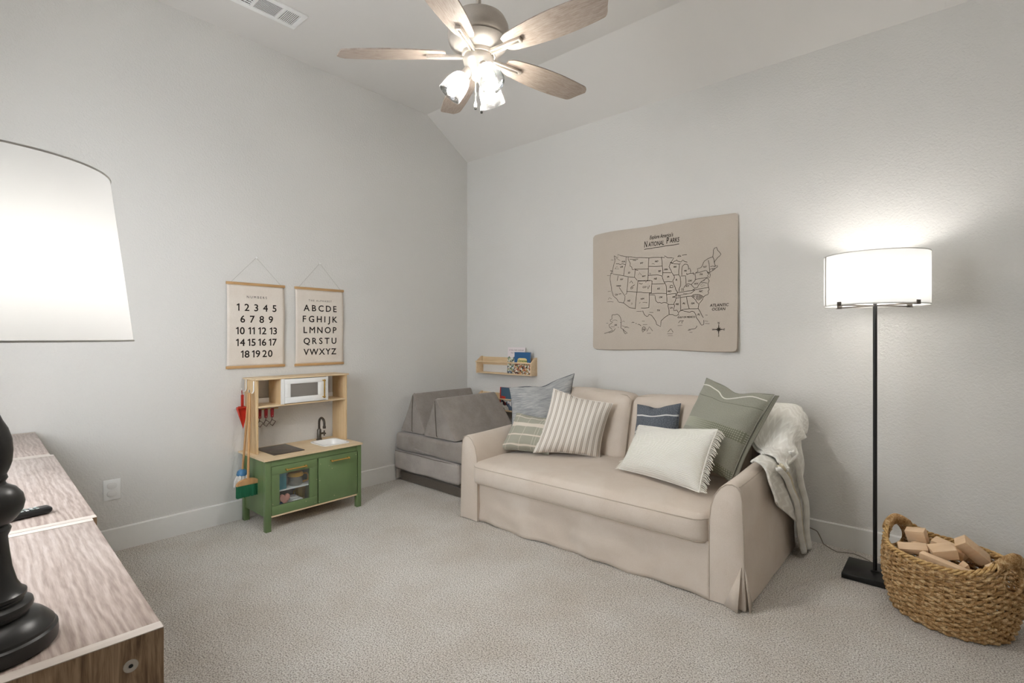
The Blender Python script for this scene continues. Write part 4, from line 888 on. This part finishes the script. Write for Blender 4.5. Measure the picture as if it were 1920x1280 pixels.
def drape(u, v, off=0.0, y0=-.92, y1=-.13, zb=zbot, ztop=topz):
    y = lerp(y0, y1, u); zt = ztop(y)
    Lx = .20; arc = .12; zl = zt-zb(y); tot = Lx+arc+zl; s_ = v*tot
    if s_ < Lx: x = lerp(lerp(3.236, 3.05, sstep(-.72, -.40, y)), 3.245, s_/Lx); z = zt+.012+.012*math.sin(s_/Lx*PI/2)
    elif s_ < Lx+arc:
        a = (s_-Lx)/arc*PI/2; x = 3.245+.072*math.sin(a); z = zt+.024-.072*(1-math.cos(a))
    else: x = 3.317; z = zt-.048-(s_-Lx-arc)*(zl-.048)/max(zl, .01)
    dn = max(0, (s_-Lx))/(tot-Lx)
    q = (y+.86)*.76-(.70-z)*.65       # folds run obliquely down to the rear corner
    fold = .020*(1+math.sin(q*30+.6))*dn
    x += (fold+.006*dn)*(1 if s_ > Lx else .3)+off*(1 if s_ > Lx*.6 else .5); z += off*(.8 if s_ < Lx+arc*.5 else 0)
    return Vector((x, y+.010*math.sin(z*14)*dn, z))
b = MB(); b.grid(lambda u, v: drape(u, v), 70, 60); b.build('main_panel', M['knit'], TH, angle=80, solid=.012)
# upper turned-back flap
def zb2(y): return lerp(.70, .60, sstep(-.78, -.45, y)) if y < -.30 else lerp(.60, .72, sstep(-.30, -.14, y))
b = MB(); b.grid(lambda u, v: drape(u, v, .022, -.76, -.125, lambda y: lerp(.64, .745, sstep(-.72, -.30, y))), 50, 40); b.build('folded_flap', M['knit'], TH, angle=80, solid=.014)
# two hanging edges that show the fleece inside
def strip(pts, w, name, m, th=.016):
    b = MB(); P = [Vector(p) for p in pts]
    def f(u, v):
        k = u*(len(P)-1); i = min(int(k), len(P)-2); p = P[i].lerp(P[i+1], k-i); e = 1-(2*v-1)**2
        return p+Vector((.018*e+.004*math.sin(u*14), (v-.5)*w*(.8+.3*u), 0))
    b.grid(f, 40, 8); return b.build(name, m, TH, angle=80, solid=th)
strip([(3.345, -.80, .66), (3.352, -.62, .55), (3.356, -.46, .38), (3.358, -.345, .18), (3.36, -.285, .012)], .07, 'fleece_edge', M['sherpa'])
strip([(3.352, -.86, .655), (3.362, -.70, .56), (3.366, -.53, .40), (3.368, -.41, .20), (3.368, -.335, .03)], .05, 'knit_edge', M['knit'])
strip([(3.352, -.56, .70), (3.366, -.42, .55), (3.372, -.30, .35), (3.372, -.235, .15), (3.372, -.205, .02)], .075, 'knit_edge', M['knit'])
# ================================================================ floor lamp
LX, LY = 3.749, -.36
FLp = thing('floor_lamp', 'black floor lamp with white drum shade and square base beside the sofa', 'floor lamp', (LX, LY, 0))
b = MB(); b.box(LX-.145, LX+.145, LY-.145, LY+.135, .002, .032); b.build('base_plate', M['black_metal'], FLp, bevel=.003)
b = MB(); b.lathe([(0, .032), (.022, .032), (.022, .036), (.012, .04), (.0, .04)], (LX, LY, 0), 20); b.tube([(LX, LY, .03), (LX, LY, 1.70)], .0105, 16); b.build('pole', M['black_metal'], FLp)
t = NT('lamp_shade_fabric'); n1 = t.noise(t.co(), 300, 2); df = t.n('ShaderNodeBsdfDiffuse', {0: (.88, .88, .87, 1)}); tl = t.n('ShaderNodeBsdfTranslucent', {0: (.34, .34, .335, 1)})
mxs = t.n('ShaderNodeMixShader', {0: .5, 1: df.outputs[0], 2: tl.outputs[0]}); t.t.links.new(mxs.outputs[0], t.out.inputs[0]); M['shade'] = t.m
t = NT('lamp_diffuser'); df = t.n('ShaderNodeBsdfDiffuse', {0: (.92, .92, .9, 1)}); tl = t.n('ShaderNodeBsdfTranslucent', {0: (.95, .94, .92, 1)})
mxs = t.n('ShaderNodeMixShader', {0: .65, 1: df.outputs[0], 2: tl.outputs[0]}); t.t.links.new(mxs.outputs[0], t.out.inputs[0]); M['diffuser'] = t.m
SR, SZ0, SZ1 = .252, 1.562, 1.852
b = MB(); b.lathe([(SR, SZ0), (SR, (SZ0+SZ1)/2), (SR, SZ1)], (LX, LY, 0), 72); sh = b.build('drum_shade', M['shade'], FLp, angle=80)
for z in (SZ0, SZ1):
    b = MB(); b.tube([(LX+SR*math.cos(a), LY+SR*math.sin(a), z) for a in [2*PI*i/72 for i in range(72)]], .0022, 6, True); b.build('shade_rim', plain('shade_rim', 'b9b6b0', .6), sh)
b = MB(); b.lathe([(.0, SZ0+.012), (SR-.012, SZ0+.012)], (LX, LY, 0), 60); b.build('diffuser_disc', M['diffuser'], FLp)
a = math.radians(205); b = MB(); b.box(-.001, .0012, -.010, .010, SZ0, SZ1, Matrix.Translation((LX+SR*math.cos(a), LY+SR*math.sin(a), 0)) @ Matrix.Rotation(a, 4, 'Z')); b.build('shade_seam', plain('seam_tape', 'c9c6c0', .7), sh)
for d in (-125, -37, 53, 143):
    a = math.radians(d); Mx = Matrix.Translation((LX, LY, 0)) @ Matrix.Rotation(a, 4, 'Z')
    b = MB(); b.box(SR-.016, SR+.006, -.011, .011, SZ0-.006, SZ0+.018, Mx); b.build('shade_clip', M['gunmetal'], FLp, bevel=.001)
    b = MB(); b.box(.01, SR-.01, -.004, .004, SZ0-.004, SZ0+.004, Mx); b.build('support_arm', M['gunmetal'], FLp)
b = MB(); b.tube([(3.40, -.024, .075), (3.415, -.028, .05), (3.44, -.052, .012), (3.49, -.10, .008), (3.53, -.131, .008), (3.57, -.108, .008), (3.611, -.093, .008), (3.65, -.11, .008), (3.70, -.15, .008), (LX, LY+.13, .012)], .0032, 6)
b.tube([(3.345, -.021, .092), (3.36, -.022, .088), (3.385, -.023, .082), (3.40, -.024, .075)], .0032, 6); b.build('power_cord', M['cord'], FLp)
for q in (-.07, .07):
    bb = MB(); bb.lathe([(0, 1.66), (.014, 1.665), (.03, 1.70), (.03, 1.72), (.018, 1.745), (0, 1.75)], (LX+q, LY, 0), 20); bb.build('bulb', M['bulb_floor'], FLp)

# ================================================================ wood-look storage units
t = NT('greyed_oak_top'); co = t.co('Object', (.5, 2.4, 1)); d = t.noise(co, 3.0, 4, .6, .8)
wv = t.n('ShaderNodeTexWave', {'Vector': co, 'Scale': 7.0, 'Distortion': 11.0, 'Detail': 3.0, 'Detail Scale': .9, 'Detail Roughness': .6}, wave_type='BANDS', bands_direction='Y').outputs[1]
fn_ = t.noise(t.co('Object', (6, 90, 1)), 2.2, 3, .65)
f = t.math('ADD', t.math('ADD', t.math('MULTIPLY', wv, .13), t.math('MULTIPLY', d, .47)), t.math('MULTIPLY', fn_, .40)); t.bump(fn_, .15, .0012)
M['oaktop'] = t.fin(t.ramp(f, [(.30, C('84736a')), (.48, C('aa9a91')), (.66, C('c6b9b2'))]), .38, 0, .45)
t = NT('brown_oak_side'); co = t.co('Object', (1, 1, .08)); d = t.noise(co, 55, 4, .65, .5); t.bump(d, .3, .001)
M['oakside'] = t.fin(t.ramp(d, [(.33, C('4d3a2a')), (.5, C('82684f')), (.66, C('a98e72'))]), .5, 0, .35)
M['oakedge'] = wood('pale_edge_band', 'b7aca3', 'cbc1b8', 'y', 10, .5)
UA = math.atan2(-.115, 2.92)
def unit(xf, xn, lab, dz=0.0, proud=0.0):
    # local frame: +x toward the camera's end, front face at y=0, body behind it (-y)
    L = xn-xf; H = .825+dz; D = .46; loc = (xn, -3.646-.0394*(xn-2.94)+proud, 0)
    u = thing('storage_unit', lab, 'storage unit', loc, UA, 'wood-look storage units in a row')
    def bx(name, q, m, bev=.001):
        b = MB(); b.box(*q); return b.build(name, m, u, bevel=bev, local=True)
    for x0, x1 in ((-.028, 0), (-L, -L+.028)):
        p = bx('end_panel', (x0, x1, -D, 0, .0, H-.0015), M['oakside']); bx('edge_band', (x0, x1, -D, 0, H-.0015, H), M['oakedge'], 0).parent = p
    bx('top_panel', (-L+.0285, -.0285, -D, 0, H-.022, H-.001), M['oaktop']); bx('bottom_panel', (-L+.028, -.028, -D, -.002, .05, .07), M['oakside'])
    bx('back_panel', (-L+.028, -.028, -D, -D+.006, .07, H-.022), M['oakside']); bx('middle_shelf', (-L+.028, -.028, -D+.006, -.01, .42, .438), M['oakside'])
    if lab.startswith('nearest'):
        b = MB(); Mx = Matrix.Translation((0, -.052, H-.052)) @ Matrix.Rotation(PI/2, 4, 'Y'); b.lathe([(.0035, .0004), (.004, .0012), (.011, .0014), (.0118, .0), ], (0, 0, 0), 24, Mx); b.build('cam_bolt', M['nickel'], u, local=True)
        b = MB(); b.lathe([(0, .0004), (.0038, .0005)], (0, 0, 0), 16, Mx); b.build('bolt_socket', M['dark'], u, local=True)
        b = MB(); b.box(0, .001, -.118, -.108, H-.072, H-.068); b.build('veneer_chip', M['oakedge'], u, local=True)
    return u
unit(2.085, 2.94, 'nearest wood-look storage unit carrying the black table lamp')
unit(.862, 2.083, 'middle wood-look storage unit with the remote control on it', 0, .012)
unit(.02, .860, 'farthest wood-look storage unit against the left wall')

# ================================================================ remote control
rc = thing('remote_control', 'black remote control lying on the middle storage unit', 'remote', (1.93, -3.785, .825), math.radians(-80))
b = MB(); b.rbox((-.1, -.022, .001), (.035, .022, .022), .01, (8, 3, 2)); b.build('remote_body', M['black_plastic'], rc, local=True)
for i in range(8):
    for j in range(3):
        b = MB(); x = .02-.012*i; y = -.012+.012*j; b.box(x-.0035, x+.0035, y-.0035, y+.0035, .0215, .0235)
        b.build('button', plain('button_%d%d' % (i, j), 'b8352c' if (i, j) == (3, 1) else ['9aa09c', 'c9cac8', '7d8d86'][(i+j) % 3], .5), rc, bevel=.0008, local=True)

# ================================================================ table lamp
TX, TY, TZ = 2.802, -3.875, .8255
tl_ = thing('table_lamp', 'black turned table lamp with white tapered shade in the left foreground', 'table lamp', (TX, TY, TZ))
prof = [(0, 0), (.100, 0), (.103, .003), (.104, .012), (.103, .026), (.098, .029), (.098, .034), (.093, .040), (.083, .050), (.070, .057), (.059, .061), (.059, .065), (.0645, .068), (.066, .074), (.0645, .080), (.058, .084), (.052, .086), (.052, .090), (.0555, .093), (.0555, .099), (.048, .105), (.041, .118), (.034, .145), (.030, .175), (.0275, .192), (.031, .199), (.033, .206), (.029, .212), (.040, .222), (.050, .236), (.053, .25), (.050, .264), (.040, .277), (.026, .285), (.024, .29), (.028, .296), (.026, .303), (.030, .312), (.034, .325), (.0355, .345), (.034, .365), (.028, .385), (.020, .40), (.016, .41), (.014, .45), (.012, .50), (0, .50)]
prof = [(r*.9, z+(.01 if z > .185 else 0)) for r, z in prof]
b = MB(); b.lathe(prof, (TX, TY, TZ), 48); b.build('turned_base', M['black_wood'], tl_, angle=35)
b = MB(); b.tube([(TX, TY, TZ+.49), (TX, TY, TZ+.86)], .004, 8); b.lathe([(0, .855), (.008, .857), (.010, .87), (.005, .885), (0, .886)], (TX, TY, TZ), 14); b.build('harp_and_finial', M['nickel'], tl_)
b = MB(); z0, z1 = 1.377, 1.69; b.lathe([(.206, z0), (.194, (z0*2+z1)/3), (.169, z1)], (TX, TY, 0), 80); ts = b.build('tapered_shade', M['shade'], tl_, angle=80)
for r, z in ((.206, z0), (.169, z1)):
    b = MB(); b.tube([(TX+r*math.cos(q), TY+r*math.sin(q), z) for q in [2*PI*i/80 for i in range(80)]], .002, 6, True); b.build('shade_rim', plain('shade_trim', 'c4c3bf', .7), ts)
b = MB(); b.lathe([(0, 1.44), (.014, 1.445), (.03, 1.49), (.03, 1.51), (.018, 1.535), (0, 1.54)], (TX+.03, TY, 0), 20); b.build('bulb', M['bulb_table'], tl_)

# ================================================================ basket
BX, BY, BA = 4.07, -.645, math.radians(-34)
BK = thing('woven_basket', 'tan oval woven seagrass basket full of wooden blocks beside the floor lamp', 'basket', (BX, BY, 0))
A_, B_ = .274, .230
def bh(ph): return .315+.095*abs(math.cos(ph))**7
def brad(v): return .82+.18*math.sin(min(1, v*1.55+.08)*PI/2)-.035*sstep(.6, 1, v)
def bp(ph, v, out=0.0):
    s = brad(v); x = (A_*s+out)*math.cos(ph); y = (B_*s+out)*math.sin(ph); z = .006+v*bh(ph)
    c, d = math.cos(BA), math.sin(BA); return Vector((BX+c*x-d*y, BY+d*x+c*y, z))
t = NT('seagrass'); co = t.co('Object', (1, 1, 1)); n1 = t.noise(co, 45, 3, .7); n2 = t.noise(co, 260, 2); f = t.math('ADD', t.math('MULTIPLY', n1, .65), t.math('MULTIPLY', n2, .35))
t.bump(n2, .4, .001); M['seagrass'] = t.fin(t.ramp(f, [(.35, C('7d5a35')), (.49, C('b08a5b')), (.63, C('d9be94'))]), .7, 0, .25)
t = NT('pale_rush'); n1 = t.noise(t.co('Object'), 60, 3, .7); M['rush'] = t.fin(t.ramp(n1, [(.33, C('a57c49')), (.5, C('cba56c')), (.68, C('e0c08c'))]), .65, 0, .3)
NR = 25; NP = 44
def inhole(ph, v):
    d = min(abs((ph+PI) % (2*PI)-PI), abs((ph) % (2*PI)-PI))
    return (d/.25)**2+((v-.75)/.15)**2 < 1
b = MB()
for r in range(NR):
    v = (r+.5)/NR*.955; run = []; steps = NP*4
    def flush():
        if len(run) > 2: b.tube(run, .0084, 6, flat=.72)
        run.clear()
    for i in range(steps+1):
        ph = 2*PI*i/steps+.0001
        if inhole(ph, v): flush(); continue
        w = math.sin(NP*ph/2+PI*(r % 2))*.0072; run.append(bp(ph, v, w)+Vector((0, 0, .0022*math.sin(NP*ph+r))))
    flush()
o = b.build('woven_strands', M['seagrass'], BK, angle=80); o['kind'] = 'stuff'
b = MB()
for k in range(NP):
    ph = 2*PI*(k+.25)/NP; seg = []
    for j in range(25):
        v = j/24*.97
        if inhole(ph, v):
            if len(seg) > 1: b.tube(seg, .0034, 5)
            seg = []; continue
        seg.append(bp(ph, v))
    if len(seg) > 1: b.tube(seg, .0034, 5)
o = b.build('stakes', M['rush'], BK, angle=80); o['kind'] = 'stuff'
b = MB(); b.add([bp(2*PI*i/60, .02, -.004) for i in range(60)], [list(range(60))]); b.build('basket_floor', M['seagrass'], BK)
b = MB()
for k in range(3):
    b.tube([bp(2*PI*i/240, .975, .0085*math.cos(i*.55+k*2.094))+Vector((0, 0, .0085*math.sin(i*.55+k*2.094))) for i in range(240)], .0058, 6, True)
b.build('braided_rim', M['rush'], BK, angle=80)
for c0 in (0, PI):
    b = MB()
    for i in range(26):
        ph = c0+lerp(-.36, .36, i/25); ring = []
        for q in range(10):
            a = 2*PI*q/10; ring.append(bp(ph+.008*math.sin(a), .965, .0165*math.cos(a))+Vector((0, 0, -.006+.024*math.sin(a))))
        b.tube(ring, .0052, 5, True)
    h_ = b.build('wrapped_handle', M['seagrass'], BK, angle=80)
    b = MB(); b.tube([bp(c0+.255*math.cos(a), .75+.152*math.sin(a)) for a in [2*PI*i/30 for i in range(30)]], .0075, 6, True); b.build('handle_binding', M['seagrass'], h_, angle=80)

# ================================================================ wooden blocks in the basket
def blk(label, c, size, rot, m='beech', shape='box'):
    r = Matrix.Translation(c) @ Matrix.Rotation(math.radians(rot[2]), 4, 'Z') @ Matrix.Rotation(math.radians(rot[1]), 4, 'Y') @ Matrix.Rotation(math.radians(rot[0]), 4, 'X')
    h = [q/2 for q in size]; b = MB()
    if shape == 'arch':
        P = [(-h[0], -h[2]), (-h[0], h[2]), (h[0], h[2]), (h[0], -h[2])]+[(h[0]*.5*math.cos(a), -h[2]+h[2]*1.0*math.sin(a)) for a in [PI*i/10 for i in range(11)]]
        b.prism(P, -h[1], h[1], 'y')
    elif shape == 'tri': b.prism([(-h[0], -h[2]), (h[0], -h[2]), (0, h[2])], -h[1], h[1], 'y')
    else: b.box(-h[0], h[0], -h[1], h[1], -h[2], h[2])
    o = b.build('wooden_block', M[m], bevel=.003, angle=35)
    o.matrix_world = r; o.location = r.translation
    return tag(o, label, 'block', 'wooden blocks in the basket')
BLK = [
 ('long flat block along the front rim of the basket', (4.06, -.755, .285), (.20, .035, .055), (8, 6, -22), 'box'),
 ('arch-shaped block at the left front of the basket', (3.935, -.665, .300), (.12, .05, .06), (25, -8, 10), 'arch'),
 ('square-ended block beside the left basket handle', (3.945, -.52, .335), (.085, .05, .07), (15, -12, -12), 'box'),
 ('thick slab lying on top in the middle of the basket', (4.05, -.665, .325), (.10, .075, .05), (10, -14, 20), 'box'),
 ('wide flat block behind the middle slab in the basket', (4.075, -.555, .312), (.14, .06, .045), (12, 10, -20), 'box'),
 ('tall block tilted up at the right of the heap', (4.16, -.58, .335), (.055, .055, .14), (35, -38, -20), 'box'),
 ('small triangular block low in front of the tilted block', (4.13, -.70, .285), (.06, .04, .05), (5, 10, 30), 'tri'),
 ('thin block resting across the arch-shaped block', (3.985, -.60, .305), (.13, .035, .03), (0, -4, -35), 'box'),
 ('block seen through the right handle hole of the basket', (4.232, -.752, .305), (.045, .085, .085), (10, 15, -30), 'box'),
 ('small block below the one in the right handle hole', (4.205, -.735, .235), (.09, .05, .04), (0, 0, -30), 'box'),
 ('flat block at the back rim of the basket', (4.13, -.50, .28), (.10, .045, .04), (-10, 5, -30), 'box'),
 ('wide block in the centre under the others', (4.05, -.65, .225), (.24, .18, .05), (0, 0, -28), 'box'),
]
for lab, c, sz, rot, shp in BLK: blk(lab, c, sz, rot, 'beech', shp)

# ================================================================ added fill light, set in the invented window behind the camera
fill_area = bpy.data.lights.new('added_fill_light', 'AREA'); fill_area.shape = 'RECTANGLE'; fill_area.size = WX1-WX0-.1; fill_area.size_y = WZ1-WZ0-.1; fill_area.energy = FILL_W; fill_area.color = (1, .985, .96)
so = bpy.data.objects.new('added_fill_light', fill_area); COL.objects.link(so); so.location = ((WX0+WX1)/2, RY-.10, (WZ0+WZ1)/2); so.rotation_euler = (PI/2, 0, PI)
